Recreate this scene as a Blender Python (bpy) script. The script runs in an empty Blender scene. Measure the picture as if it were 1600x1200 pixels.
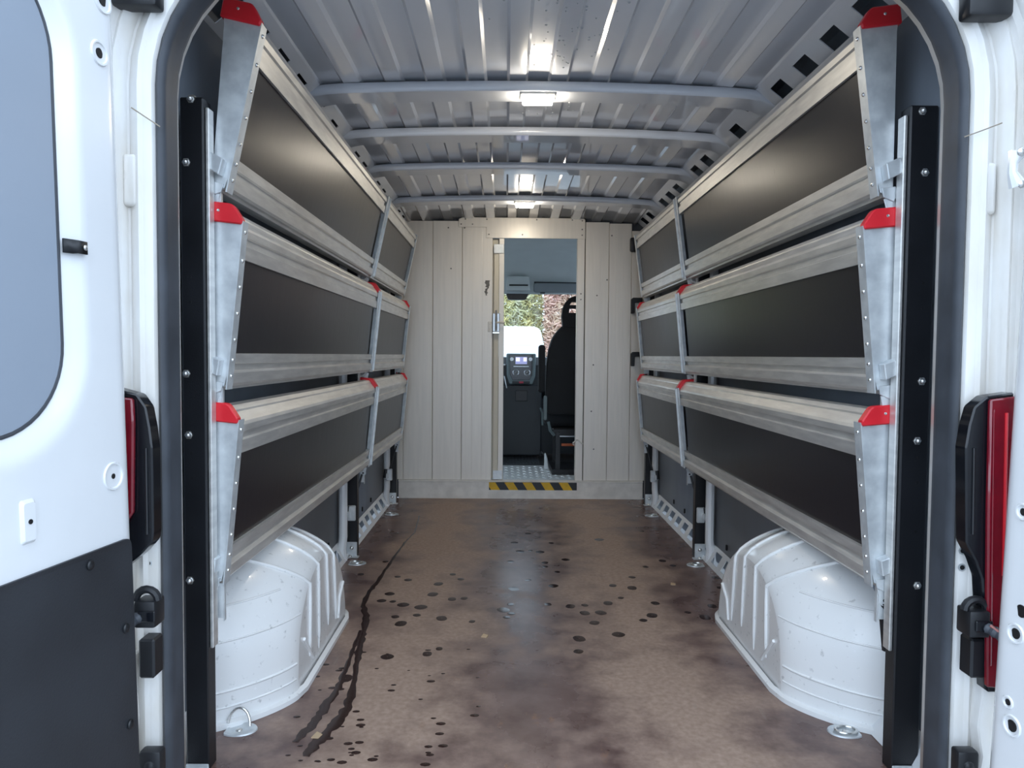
import bpy, bmesh, math, random
from mathutils import Vector, Matrix
random.seed(7)
scene = bpy.context.scene
COL = scene.collection

# ------------------------------------------------------------------ camera
CAM = Vector((-0.11, 0.0, 1.02)); FPX = 1110.0
def cam_axes(pitch=2.32, yaw=0.516, roll=0.45):
    a, b, r = map(math.radians, (pitch, yaw, roll))
    f = Vector((math.sin(b)*math.cos(a), math.cos(b)*math.cos(a), -math.sin(a)))
    ri = Vector((math.cos(b), -math.sin(b), 0)); up = ri.cross(f)
    return f, ri*math.cos(r)+up*math.sin(r), up*math.cos(r)-ri*math.sin(r)
FW, RT, UP = cam_axes()
cd = bpy.data.cameras.new('camera'); cam = bpy.data.objects.new('camera', cd); COL.objects.link(cam)
cd.sensor_width = 36.0; cd.lens = 36.0*FPX/1600.0; cd.clip_start = 0.02; cd.clip_end = 300
M3 = Matrix((RT, UP, -FW)).transposed(); cam.matrix_world = Matrix.Translation(CAM) @ M3.to_4x4()
scene.camera = cam

# ------------------------------------------------------------------ world, light, exposure
w = bpy.data.worlds.new('overcast_sky'); scene.world = w; w.use_nodes = True
bg = w.node_tree.nodes['Background']; bg.inputs[0].default_value = (0.68, 0.82, 1.0, 1); bg.inputs[1].default_value = 3.3
scene.view_settings.view_transform = 'Standard'; scene.view_settings.look = 'None'
scene.view_settings.gamma = 1.0; scene.view_settings.use_curve_mapping = False
scene.view_settings.exposure = 0.0
LED_STRENGTH = 135.0

# ------------------------------------------------------------------ materials
def nodes_of(m):
    m.use_nodes = True
    return m.node_tree.nodes, m.node_tree.links
def setp(b, **k):
    for n, v in k.items():
        b.inputs[n.replace('_', ' ')].default_value = v
def ramp(nt, pts):
    r = nt.nodes.new('ShaderNodeValToRGB'); e = r.color_ramp.elements
    while len(e) < len(pts): e.new(0.5)
    for i, (p, c) in enumerate(pts):
        e[i].position = p; e[i].color = (*c, 1) if len(c) == 3 else c
    return r
def mat(name, col, rough=0.5, metal=0.0, coat=0.0, var=0.08, scale=8.0, stretch=(1, 1, 1), bump=0.0, bscale=60.0, rvar=0.08, col2=None, spec=0.5, th=(0.35, 0.65)):
    m = bpy.data.materials.new(name); N, L = nodes_of(m); b = N['Principled BSDF']
    setp(b, Roughness=rough, Metallic=metal); b.inputs['Coat Weight'].default_value = coat
    b.inputs['Coat Roughness'].default_value = 0.03; b.inputs['Specular IOR Level'].default_value = spec
    tc = N.new('ShaderNodeTexCoord'); ge = N.new('ShaderNodeNewGeometry')
    mp = N.new('ShaderNodeMapping'); mp.inputs['Scale'].default_value = stretch; L.new(ge.outputs['Position'], mp.inputs['Vector'])
    nz = N.new('ShaderNodeTexNoise'); nz.inputs['Scale'].default_value = scale; nz.inputs['Detail'].default_value = 5; L.new(mp.outputs[0], nz.inputs['Vector'])
    c2 = col2 if col2 else tuple(c*(1-var) for c in col)
    r = ramp(m.node_tree, [(th[0], c2), (th[1], col)]); L.new(nz.outputs['Fac'], r.inputs[0]); L.new(r.outputs[0], b.inputs['Base Color'])
    mr = N.new('ShaderNodeMapRange'); mr.inputs[3].default_value = max(0.02, rough-rvar); mr.inputs[4].default_value = rough+rvar
    L.new(nz.outputs['Fac'], mr.inputs[0]); L.new(mr.outputs[0], b.inputs['Roughness'])
    if bump:
        n2 = N.new('ShaderNodeTexNoise'); n2.inputs['Scale'].default_value = bscale; n2.inputs['Detail'].default_value = 3; L.new(mp.outputs[0], n2.inputs['Vector'])
        bp = N.new('ShaderNodeBump'); bp.inputs['Strength'].default_value = bump; bp.inputs['Distance'].default_value = 0.004
        L.new(n2.outputs['Fac'], bp.inputs['Height']); L.new(bp.outputs[0], b.inputs['Normal'])
    return m

PAINT = mat('white_body_paint', (0.80, 0.81, 0.82), 0.22, coat=0.6, var=0.05, scale=3)
ROOFP = mat('white_roof_paint_sky_tint', (0.74, 0.77, 0.83), 0.22, coat=1.0, var=0.04, scale=4, bump=0.012, bscale=5, rvar=0.04)  # white paint with the blue cast of skylight mixed into its colour
ARCHP = mat('scuffed_white_paint', (0.84, 0.84, 0.83), 0.24, coat=0.4, var=0.45, scale=55, th=(0.22, 0.36))
FRAMEP = mat('dusty_white_paint', (0.80, 0.79, 0.77), 0.3, coat=0.4, col2=(0.70, 0.66, 0.60), scale=5, stretch=(3, 3, 1))
GALV = mat('galvanised_steel', (0.72, 0.75, 0.76), 0.42, metal=0.45, col2=(0.56, 0.59, 0.61), scale=26, rvar=0.1)
ALU = mat('extruded_aluminium', (0.80, 0.79, 0.76), 0.42, metal=0.7, col2=(0.66, 0.65, 0.63), scale=14, stretch=(4, 0.6, 4), rvar=0.1)
ALUW = mat('partition_aluminium', (0.82, 0.77, 0.70), 0.38, metal=0.2, col2=(0.77, 0.725, 0.66), scale=9, stretch=(5, 1, 0.4), rvar=0.06)
ALUK = mat('worn_aluminium', (0.82, 0.775, 0.71), 0.42, metal=0.1, col2=(0.68, 0.64, 0.58), scale=14)
PLY = mat('dark_film_faced_plywood', (0.013, 0.0125, 0.017), 0.30, var=0.12, scale=30, stretch=(1, 6, 0.25), bump=0.006, bscale=55, rvar=0.05, spec=0.36)
RED = mat('red_plastic', (0.74, 0.018, 0.03), 0.38, var=0.15)
BLKS = mat('black_powder_coat', (0.010, 0.011, 0.014), 0.38, var=0.3, bump=0.1, bscale=300)
BLK = mat('black_plastic', (0.012, 0.013, 0.016), 0.42, var=0.3)
BLKG = mat('gloss_black_plastic', (0.006, 0.007, 0.010), 0.12, var=0.2)
ZINC = mat('zinc_bolt', (0.80, 0.80, 0.78), 0.25, metal=0.9, var=0.15, scale=40)
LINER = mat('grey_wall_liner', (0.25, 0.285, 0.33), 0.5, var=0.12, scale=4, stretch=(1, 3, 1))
RUBBER = mat('grey_rubber_seal', (0.055, 0.062, 0.075), 0.5, var=0.3, scale=12)
BLANK = mat('grey_blanking_panel', (0.30, 0.345, 0.41), 0.4, var=0.06, scale=2)
TRIM = mat('charcoal_door_trim', (0.028, 0.031, 0.037), 0.5, var=0.25, scale=6, bump=0.15, bscale=220)
DARKHOLE = mat('dark_hole', (0.006, 0.006, 0.007), 0.7)
REDLENS = mat('red_lamp_lens', (0.20, 0.004, 0.014), 0.12, coat=0.6, var=0.25, scale=20)
CREAM = mat('cream_door_edge', (0.74, 0.68, 0.55), 0.45, var=0.05)
YEL = mat('yellow_hazard_tape', (0.80, 0.47, 0.01), 0.45, var=0.12, scale=30)
CABGREY = mat('cab_roof_lining', (0.62, 0.67, 0.67), 0.8, var=0.05)
CABDARK = mat('dark_dashboard_plastic', (0.020, 0.026, 0.032), 0.5, var=0.15)
CABTEAL = mat('grey_dashboard_bezel', (0.13, 0.18, 0.195), 0.4, var=0.1)
SEATM = mat('black_seat_fabric', (0.012, 0.014, 0.018), 0.85, var=0.25, scale=40)
MATM = mat('black_rubber_mat', (0.035, 0.045, 0.055), 0.5, var=0.2)
TREAD = mat('tread_plate', (0.74, 0.78, 0.80), 0.35, metal=0.35, var=0.15, scale=20)
SILV = mat('silver_knob', (0.5, 0.53, 0.55), 0.3, metal=0.8)
ASPH = mat('bounce_paled_ground', (0.32, 0.325, 0.33), 0.85, var=0.3, scale=20)  # unseen ground, made paler to bounce light up onto the roof
RESID = mat('tape_residue', (0.20, 0.19, 0.18), 0.7, var=0.4, scale=60)
SEAM = mat('old_sealant', (0.36, 0.30, 0.23), 0.7, var=0.2)
TIE = mat('white_nylon', (0.82, 0.80, 0.75), 0.4, var=0.05)
VANW = mat('bright_white_paint', (0.88, 0.90, 0.88), 0.3, coat=0.3, var=0.03)
ORANGE = mat('orange_label', (0.45, 0.10, 0.03), 0.5, var=0.2)
WOODC = mat('wood_chip', (0.62, 0.45, 0.28), 0.7, var=0.2)
BARK = mat('bark', (0.16, 0.11, 0.08), 0.9, var=0.3)
WET = mat('wet_brown_floor', (0.040, 0.020, 0.017), 0.18, var=0.3, scale=30, rvar=0.05, spec=0.3)

def emit(name, col, s):
    m = bpy.data.materials.new(name); N, L = nodes_of(m); N.remove(N['Principled BSDF'])
    e = N.new('ShaderNodeEmission'); e.inputs[0].default_value = (*col, 1); e.inputs[1].default_value = s
    L.new(e.outputs[0], N['Material Output'].inputs[0]); return m
LED = emit('led_lens', (1.0, 0.90, 0.74), LED_STRENGTH)
SCREEN = emit('radio_screen', (0.30, 0.34, 0.62), 1.2)
SCREEN2 = emit('radio_screen_bright', (0.75, 0.75, 0.95), 1.5)

def glass(name):
    m = bpy.data.materials.new(name); N, L = nodes_of(m); N.remove(N['Principled BSDF'])
    t = N.new('ShaderNodeBsdfTransparent'); t.inputs[0].default_value = (0.90, 0.95, 0.94, 1)
    g = N.new('ShaderNodeBsdfGlossy'); g.inputs['Roughness'].default_value = 0.02
    x = N.new('ShaderNodeMixShader'); x.inputs[0].default_value = 0.06
    L.new(t.outputs[0], x.inputs[1]); L.new(g.outputs[0], x.inputs[2]); L.new(x.outputs[0], N['Material Output'].inputs[0])
    return m
GLASS = glass('windscreen_glass')
DROP = mat('water_drop', (0.45, 0.48, 0.52), 0.04, coat=1.0, var=0.05)

def floor_mat():
    m = bpy.data.materials.new('brown_film_faced_floor'); nt_ = m; N, L = nodes_of(m); b = N['Principled BSDF']; nt = m.node_tree
    ge = N.new('ShaderNodeNewGeometry')
    def noise(sc, det=5, st=(1, 1, 1), rough=0.55):
        mp = N.new('ShaderNodeMapping'); mp.inputs['Scale'].default_value = st; L.new(ge.outputs['Position'], mp.inputs['Vector'])
        n = N.new('ShaderNodeTexNoise'); n.inputs['Scale'].default_value = sc; n.inputs['Detail'].default_value = det; n.inputs['Roughness'].default_value = rough
        L.new(mp.outputs[0], n.inputs['Vector']); return n
    def mth(op, a, bb=None):
        x = N.new('ShaderNodeMath'); x.operation = op
        for i, v in enumerate((a, bb)):
            if v is None: continue
            if isinstance(v, (int, float)): x.inputs[i].default_value = v
            else: L.new(v, x.inputs[i])
        return x.outputs[0]
    def mix(f, a, bb):
        x = N.new('ShaderNodeMix'); x.data_type = 'RGBA'
        L.new(f, x.inputs[0])
        for i, v in ((6, a), (7, bb)):
            if isinstance(v, tuple): x.inputs[i].default_value = (*v, 1)
            else: L.new(v, x.inputs[i])
        return x.outputs[2]
    sep = N.new('ShaderNodeSeparateXYZ'); L.new(ge.outputs['Position'], sep.inputs[0])
    big = noise(2.6, 6); mid = noise(9, 6); fine = noise(60, 4); scr = noise(26, 4, (1.0, 0.12, 1))
    # dusty film: lies in two worn lanes either side of the cleaned middle
    ax = mth('ABSOLUTE', mth('ADD', sep.outputs[0], 0.02))
    lane = mth('SUBTRACT', 1.0, mth('MULTIPLY', mth('ABSOLUTE', mth('SUBTRACT', ax, 0.44)), 2.6))
    dust = mth('ADD', lane, mth('MULTIPLY', mth('SUBTRACT', big.outputs['Fac'], 0.5), 2.2))
    dust = mth('ADD', dust, mth('MULTIPLY', mth('SUBTRACT', mid.outputs['Fac'], 0.5), 1.2))
    rd = ramp(nt, [(0.1, (0, 0, 0)), (0.85, (1, 1, 1))]); L.new(dust, rd.inputs[0])
    rb = ramp(nt, [(0.3, (0.105, 0.060, 0.052)), (0.7, (0.21, 0.138, 0.118))]); L.new(mid.outputs['Fac'], rb.inputs[0])
    rt = ramp(nt, [(0.3, (0.32, 0.22, 0.165)), (0.7, (0.44, 0.315, 0.245))]); L.new(fine.outputs['Fac'], rt.inputs[0])
    c = mix(rd.outputs[0], rb.outputs[0], rt.outputs[0])
    # bare wood scuffs in the middle close to the tailgate
    near = N.new('ShaderNodeMapRange'); near.inputs[1].default_value = 2.75; near.inputs[2].default_value = 2.25; L.new(sep.outputs[1], near.inputs[0])
    cen = N.new('ShaderNodeMapRange'); cen.inputs[1].default_value = 0.42; cen.inputs[2].default_value = 0.12; L.new(ax, cen.inputs[0])
    sf = noise(16, 6, (1, 0.5, 1), 0.7); rs = ramp(nt, [(0.60, (0, 0, 0)), (0.68, (1, 1, 1))]); L.new(sf.outputs['Fac'], rs.inputs[0])
    sm = mth('MULTIPLY', mth('MULTIPLY', near.outputs[0], cen.outputs[0]), rs.outputs[0])
    c = mix(mth('MULTIPLY', sm, 0.6), c, (0.25, 0.13, 0.075))
    rsc = ramp(nt, [(0.70, (0, 0, 0)), (0.74, (1, 1, 1))]); L.new(scr.outputs['Fac'], rsc.inputs[0])
    c = mix(mth('MULTIPLY', rsc.outputs[0], 0.25), c, (0.30, 0.25, 0.20))
    L.new(c, b.inputs['Base Color'])
    rr = ramp(nt, [(0.0, (0.27, 0.27, 0.27)), (1.0, (0.60, 0.60, 0.60))]); L.new(dust, rr.inputs[0])
    L.new(rr.outputs[0], b.inputs['Roughness']); b.inputs['Specular IOR Level'].default_value = 0.38
    bp = N.new('ShaderNodeBump'); bp.inputs['Strength'].default_value = 0.12; bp.inputs['Distance'].default_value = 0.003
    L.new(fine.outputs['Fac'], bp.inputs['Height']); L.new(bp.outputs[0], b.inputs['Normal'])
    return m
FLOORM = floor_mat()

def leaf_mat(name, cols):
    m = bpy.data.materials.new(name); N, L = nodes_of(m); b = N['Principled BSDF']; b.inputs['Roughness'].default_value = 0.8
    ge = N.new('ShaderNodeNewGeometry'); n = N.new('ShaderNodeTexNoise'); n.inputs['Scale'].default_value = 1.7; n.inputs['Detail'].default_value = 6
    L.new(ge.outputs['Position'], n.inputs['Vector'])
    r = ramp(m.node_tree, [(0.3+0.4*i/(len(cols)-1), c) for i, c in enumerate(cols)]); L.new(n.outputs['Fac'], r.inputs[0]); L.new(r.outputs[0], b.inputs['Base Color'])
    return m
LEAFY = leaf_mat('yellow_green_leaves', [(0.45, 0.36, 0.18), (0.68, 0.60, 0.27), (0.58, 0.58, 0.34), (0.78, 0.73, 0.62)])
LEAFP = leaf_mat('pink_twigs', [(0.50, 0.29, 0.24), (0.76, 0.49, 0.41), (0.72, 0.54, 0.39), (0.82, 0.66, 0.60)])

# ------------------------------------------------------------------ mesh helpers
ORG = {}
class MB:
    def __init__(s): s.v = []; s.f = []
    def add(s, vs, fs):
        o = len(s.v); s.v += [tuple(p) for p in vs]; s.f += [[i+o for i in f] for f in fs]; return s
    def add_bm(s, bm):
        bm.verts.index_update(); s.add([v.co[:] for v in bm.verts], [[v.index for v in f.verts] for f in bm.faces]); bm.free(); return s
    def box(s, x0, x1, y0, y1, z0, z1, bev=0.0, seg=1):
        bm = bmesh.new(); bmesh.ops.create_cube(bm, size=1)
        for v in bm.verts: v.co = ((x0+x1)/2+v.co.x*abs(x1-x0), (y0+y1)/2+v.co.y*abs(y1-y0), (z0+z1)/2+v.co.z*abs(z1-z0))
        if bev: bmesh.ops.bevel(bm, geom=list(bm.edges), offset=bev, segments=seg, affect='EDGES', profile=0.5)
        return s.add_bm(bm)
    def prism(s, pts, axis, a, b, bev=0.0, seg=1):
        n = len(pts)
        def P(p, t): return {'x': (t, p[0], p[1]), 'y': (p[0], t, p[1]), 'z': (p[0], p[1], t)}[axis]
        vs = [P(p, a) for p in pts]+[P(p, b) for p in pts]
        fs = [list(range(n))[::-1], list(range(n, 2*n))]+[[i, (i+1) % n, n+(i+1) % n, n+i] for i in range(n)]
        bm = bmesh.new(); bv = [bm.verts.new(v) for v in vs]
        for f in fs: bm.faces.new([bv[i] for i in f])
        bmesh.ops.recalc_face_normals(bm, faces=list(bm.faces))
        if bev: bmesh.ops.bevel(bm, geom=list(bm.edges), offset=bev, segments=seg, affect='EDGES', profile=0.5)
        return s.add_bm(bm)
    def tube(s, path, r, n=8, closed=False, cap=True):
        path = [Vector(p) for p in path]; m = len(path); rs = r if isinstance(r, (list, tuple)) else [r]*m
        vs = []; up0 = None
        for i, p in enumerate(path):
            if closed: t = path[(i+1) % m]-path[i-1]
            else: t = path[min(i+1, m-1)]-path[max(i-1, 0)]
            t.normalize()
            ref = Vector((0, 0, 1)) if abs(t.z) < 0.9 else Vector((1, 0, 0))
            if up0 is not None: ref = up0
            sx = t.cross(ref).normalized(); sy = sx.cross(t).normalized(); up0 = sy
            for k in range(n):
                a = 2*math.pi*k/n; vs.append(p+(sx*math.cos(a)+sy*math.sin(a))*rs[i])
        fs = []
        for i in range(m if closed else m-1):
            j = (i+1) % m
            for k in range(n): fs.append([i*n+k, i*n+(k+1) % n, j*n+(k+1) % n, j*n+k])
        if cap and not closed: fs += [list(range(n))[::-1], list(range((m-1)*n, m*n))]
        return s.add(vs, fs)
    def cyl(s, p0, p1, r, n=16, r2=None): return s.tube([p0, p1], [r, r if r2 is None else r2], n)
    def dome(s, c, nrm, r, h, n=10, rings=3):
        c = Vector(c); nrm = Vector(nrm).normalized(); path = []; rr = []
        for i in range(rings+1):
            a = i/rings*math.pi/2; path.append(c+nrm*h*math.sin(a)); rr.append(max(r*math.cos(a), r*0.05))
        return s.tube(path, rr, n)
    def grid(s, rows, close=False):
        nr = len(rows); nc = len(rows[0]); vs = [p for r in rows for p in r]; fs = []
        for i in range(nr-1):
            for j in range(nc if close else nc-1):
                k = (j+1) % nc; fs.append([i*nc+j, i*nc+k, (i+1)*nc+k, (i+1)*nc+j])
        return s.add(vs, fs)
    def build(s, name, material, parent=None, smooth=35, solid=0.0, off=0.0, base=False):
        xs = list(zip(*s.v)); c = Vector([(min(a)+max(a))/2 for a in xs])
        if parent is None: c.z = min(xs[2])
        me = bpy.data.meshes.new(name)
        me.from_pydata([(Vector(p)-c)[:] for p in s.v], [], s.f)
        bm = bmesh.new(); bm.from_mesh(me); bmesh.ops.recalc_face_normals(bm, faces=list(bm.faces)); bm.to_mesh(me); bm.free()
        me.materials.append(material)
        if smooth:
            for p in me.polygons: p.use_smooth = True
            me.set_sharp_from_angle(angle=math.radians(smooth))
        o = bpy.data.objects.new(name, me); COL.objects.link(o); ORG[o.name] = c.copy()
        if parent is not None: o.parent = parent; o.location = c-ORG[parent.name]
        else: o.location = c
        if solid:
            md = o.modifiers.new('thickness', 'SOLIDIFY'); md.thickness = solid; md.offset = off
        return o
def thing(name, loc, label, cat, group=None):
    o = bpy.data.objects.new(name, None); COL.objects.link(o); o.empty_display_size = 0.05
    o.location = loc; ORG[o.name] = Vector(loc); return tag(o, label, cat, group)
def tag(o, label, cat, group=None):
    o['label'] = label; o['category'] = cat
    if group: o['group'] = group
    return o
def struct(o, label=None):
    o['kind'] = 'structure'
    if label: o['label'] = label
    return o
def inst(src, loc, parent, rot=None):
    o = src.copy(); COL.objects.link(o); o.parent = parent; ORG[o.name] = Vector(loc)
    o.location = Vector(loc)-(ORG[parent.name] if parent else Vector((0, 0, 0)))
    if rot: o.rotation_euler = rot
    return o
def ray(px, py): return FW+RT*((px-800)/FPX)+UP*((600-py)/FPX)
def at(px, py, X=None, Y=None, Z=None):
    d = ray(px, py)
    t = (X-CAM.x)/d.x if X is not None else (Y-CAM.y)/d.y if Y is not None else (Z-CAM.z)/d.z
    return CAM+d*t
def arc(cx, cy, r, a0, a1, n):
    return [(cx+r*math.cos(math.radians(a0+(a1-a0)*i/n)), cy+r*math.sin(math.radians(a0+(a1-a0)*i/n))) for i in range(n+1)]
def rrect(x0, x1, y0, y1, r, n=4):
    return arc(x1-r, y0+r, r, -90, 0, n)+arc(x1-r, y1-r, r, 0, 90, n)+arc(x0+r, y1-r, r, 90, 180, n)+arc(x0+r, y0+r, r, 180, 270, n)
def lerp_prof(prof, n):
    """resample a 2D polyline smoothly to n+1 points"""
    pts = [Vector((*p, 0)) for p in prof]; L = [0]
    for a, b in zip(pts, pts[1:]): L.append(L[-1]+(b-a).length)
    out = []
    for i in range(n+1):
        t = L[-1]*i/n; k = max(j for j in range(len(L)) if L[j] <= t+1e-9); k = min(k, len(pts)-2)
        u = (t-L[k])/(L[k+1]-L[k]); p0 = pts[max(k-1, 0)]; p1 = pts[k]; p2 = pts[k+1]; p3 = pts[min(k+2, len(pts)-1)]
        q = 0.5*((2*p1)+(p2-p0)*u+(2*p0-5*p1+4*p2-p3)*u*u+(3*p1-p0-3*p2+p3)*u**3); out.append((q.x, q.y))
    return out
SIDES = ((-1, 'left'), (1, 'right'))
YREAR, YPART = 1.47, 5.03

# ------------------------------------------------------------------ ground and floor
struct(MB().box(-60, 60, -50, 70, -0.62, -0.58).build('ground', ASPH, smooth=0))
struct(MB().box(-0.905, 0.905, 1.40, YPART, -0.016, 0.0).build('floor', FLOORM, smooth=0), 'stained brown film-faced plywood load floor')

# ------------------------------------------------------------------ side walls
def slotted(A, B, y0, y1, slots, t0, t1, mb):
    """sheet between the lines A and B (x,z) from y0 to y1 with open slots (ya,yb) spanning t0..t1 of its width"""
    def p(t, y): return (A[0]+(B[0]-A[0])*t, y, A[1]+(B[1]-A[1])*t)
    ys = [y0]
    for a, b in slots: ys += [a, b]
    ys.append(y1)
    def q(ta, tb, ya, yb): mb.add([p(ta, ya), p(tb, ya), p(tb, yb), p(ta, yb)], [[0, 1, 2, 3]])
    for i in range(len(ys)-1):
        q(0, t0, ys[i], ys[i+1]); q(t1, 1, ys[i], ys[i+1])
        if i % 2 == 0: q(t0, t1, ys[i], ys[i+1])
POSTY = (1.70, 3.55, 4.83)
walls = {}
clip_src = None
for s, nm in SIDES:
    prof = [(0.985, -0.12), (0.985, 1.3), (0.965, 1.85), (0.93, 2.03), (0.80, 2.075), (0.4, 2.09), (0.0, 2.095)]
    wl = MB().grid([[(s*x, y, z) for x, z in prof] for y in (1.43, 3.2, 5.06)]).build('wall_'+nm, PAINT, solid=0.01)
    struct(wl); walls[s] = wl
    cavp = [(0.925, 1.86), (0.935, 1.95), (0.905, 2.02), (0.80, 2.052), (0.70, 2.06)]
    MB().grid([[(s*x, y, z) for x, z in cavp] for y in (1.50, 3.2, 5.05)]).build('slot_shade_sheet', LINER, wl)  # dark sheet added behind the roof slots to make them look shaded
    for ya, yb in ((1.56, 3.50), (3.70, 4.99)):
        lp = [(0.950, 0.001), (0.945, 0.07), (0.935, 0.10), (0.935, 1.25), (0.908, 1.905)]
        MB().grid([[(s*x, y, z) for x, z in lp] for y in (ya, yb)]).build('liner_panel', LINER, wl, solid=0.006)
    for y in (3.475, 4.765):
        MB().tube([(s*0.905, y, 0.0), (s*0.912, y, 0.06), (s*0.905, y, 0.12), (s*0.905, y, 1.4), (s*0.885, y, 1.88)], 0.022, 10).build('body_pillar', PAINT, wl)
    MB().box(s*0.918, s*0.94, 1.60, 1.64, 0.0, 0.47, 0.004).build('body_pillar', PAINT, wl)
    sl = [(2.86+i*0.155, 2.86+i*0.155+0.095) for i in range(13)]
    mb = MB(); slotted((0.888, 0.001), (0.935, 0.088), 1.62, 5.02, sl, 0.22, 0.80, mb)
    for i, v in enumerate(mb.v): mb.v[i] = (s*v[0], v[1], v[2])
    mb.build('slotted_sill', PAINT, wl, smooth=0, solid=0.003)
    cp = []
    for y in (3.80, 4.06, 4.32, 2.98, 3.28):
        if clip_src is None:
            c = MB().box(-0.004, 0.004, -0.006, 0.006, -0.014, 0.014, 0.003).build('push_clip', BLK, None); c.parent = wl; c.location = Vector((s*0.928, y, 0.115))-ORG[wl.name]; ORG[c.name] = Vector((s*0.928, y, 0.115)); clip_src = c
        else: inst(clip_src, (s*0.928, y, 0.115), wl)

# ------------------------------------------------------------------ roof
def roof_z(x): return 2.018-0.035*(x/0.79)**2
xs = []
pitch = 0.149
for k in range(-5, 6):
    c = k*pitch
    xs += [(c-0.046, 0.0), (c-0.036, 0.009), (c+0.036, 0.009), (c+0.046, 0.0)]
xs = [(-0.80, 0.0)]+[(x, d) for x, d in xs if abs(x) < 0.795]+[(0.80, 0.0)]
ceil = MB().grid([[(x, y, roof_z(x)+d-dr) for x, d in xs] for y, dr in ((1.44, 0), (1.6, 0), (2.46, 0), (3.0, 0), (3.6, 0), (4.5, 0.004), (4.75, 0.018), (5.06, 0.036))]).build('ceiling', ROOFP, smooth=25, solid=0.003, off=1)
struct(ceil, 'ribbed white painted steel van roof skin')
for s, nm in SIDES:
    mb = MB()
    slots = []
    y = 1.70
    for a, b in ((1.60, 2.58), (2.79, 3.10), (3.30, 3.66), (3.86, 4.40), (4.61, 4.99)):
        n = max(1, int((b-a)/0.175)); st = (b-a)/n
        for i in range(n): slots.append((a+st*(i+0.5)-0.048, a+st*(i+0.5)+0.048))
    slotted((0.935, 1.868), (0.785, 1.984), 1.46, 5.05, slots, 0.28, 0.82, mb)
    for i, v in enumerate(mb.v): mb.v[i] = (s*v[0], v[1], v[2])
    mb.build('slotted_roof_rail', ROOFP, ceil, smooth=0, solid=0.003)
BOWS = (2.66, 3.175, 3.735, 4.485)
half = [(x_, z_-0.02) for x_, z_ in [(0.905, 1.895), (0.872, 1.925), (0.842, 1.951), (0.81, 1.966), (0.765, 1.974), (0.70, 1.979), (0.45, 1.988), (0.2, 1.993)]]
bpath = [(-x, z) for x, z in half]+[(0.0, 1.974)]+[(x, z) for x, z in half[::-1]]
for bi, by in enumerate(BOWS):
    sec = [(-0.066, 0.034), (-0.062, 0.006), (-0.056, 0.0), (0.050, 0.0), (0.056, 0.008), (0.062, 0.022), (0.105, 0.026), (0.112, 0.036)]
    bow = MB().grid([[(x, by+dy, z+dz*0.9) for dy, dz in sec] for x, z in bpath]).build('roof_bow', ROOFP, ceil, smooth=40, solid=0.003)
    hb = MB()
    for x in (-0.62, -0.55, -0.53, -0.42, -0.37, -0.22, -0.16, 0.13, 0.19, 0.36, 0.42, 0.55, 0.58, 0.66):
        z = 1.974-0.02*(x/0.7)**2; hb.box(x-0.006, x+0.006, by+0.078, by+0.087, z+0.0205, z+0.0225)
    o = hb.build('fixing_holes', DARKHOLE, bow, smooth=0); o['kind'] = 'stuff'
    for sg in (-1, 1):
        cur = [(0.875, 1.902, 0.004), (0.858, 1.917, 0.013), (0.835, 1.933, 0.016), (0.805, 1.946, 0.015), (0.775, 1.951, 0.009), (0.76, 1.953, 0.002)]
        MB().grid([[(sg*x_, by+0.084+dd*hw, z_+0.018) for dd in (-1, 0, 1)] for x_, z_, hw in cur]).build('corner_hole', DARKHOLE, bow)

# ------------------------------------------------------------------ roof lamps
for by, which in ((2.66, 'larger, nearer roof lamp on the first roof bow'), (4.485, 'far roof lamp on the last roof bow above the partition')):
    t = thing('roof_lamp', (0.0, by, 1.95), 'lit rectangular LED lamp, '+which, 'lamp', 'roof lamps')
    MB().box(-0.064, 0.064, by-0.050, by+0.020, 1.962, 1.977, 0.004).build('housing', TIE, t)
    MB().box(-0.055, 0.055, by-0.043, by+0.013, 1.944, 1.9615, 0.005, 2).build('lens', LED, t)

mb = MB()
for k in range(90):
    x = random.gauss(0.06, 0.09); y = random.uniform(2.02, 2.52)
    if k > 60: y = random.uniform(2.8, 3.0)
    kk = round(x/pitch); dz = 0.009 if abs(x-kk*pitch) < 0.034 else 0.0 if abs(x-kk*pitch) > 0.048 else None
    if dz is None: continue
    mb.dome((x, y, roof_z(x)+dz-0.0032+(0.0 if dz else 0.0)), (0, 0, -1), random.uniform(0.002, 0.0045), 0.003, 8, 2)
o = mb.build('condensation_drops', DROP); tag(o, 'clear drops of condensation hanging from the roof around the nearer lamp', 'water'); o['kind'] = 'stuff'

# ------------------------------------------------------------------ front partition
wf = MB()
planks = [(-0.945, -0.836, 1.90), (-0.834, -0.629, 1.957), (-0.627, -0.423, 1.958), (-0.421, -0.207, 1.958),
          (0.446, 0.612, 1.958), (0.614, 0.772, 1.95), (0.774, 0.945, 1.90)]
wfront = struct(MB().box(-0.97, -0.22, YPART+0.026, YPART+0.034, 0.0, 2.06).box(0.44, 0.97, YPART+0.026, YPART+0.034, 0.0, 2.06).box(-0.23, 0.45, YPART+0.026, YPART+0.034, 1.85, 2.06).build('wall_front', RUBBER, smooth=0), 'aluminium bulkhead between load space and cab')
for a, b, zt in planks:
    mb = MB(); nfl = 3; wd = (b-a)
    pts = [(a, YPART+0.025), (a, YPART+0.003), (a+0.003, YPART)]
    for k in range(1, nfl):
        c = a+wd*k/nfl; pts += [(c-0.002, YPART), (c, YPART+0.0004), (c+0.002, YPART)]
    pts += [(b-0.003, YPART), (b, YPART+0.003), (b, YPART+0.025)]
    mb.prism(pts, 'z', 0.132, zt); mb.build('plank', ALUW, wfront, smooth=0)
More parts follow.
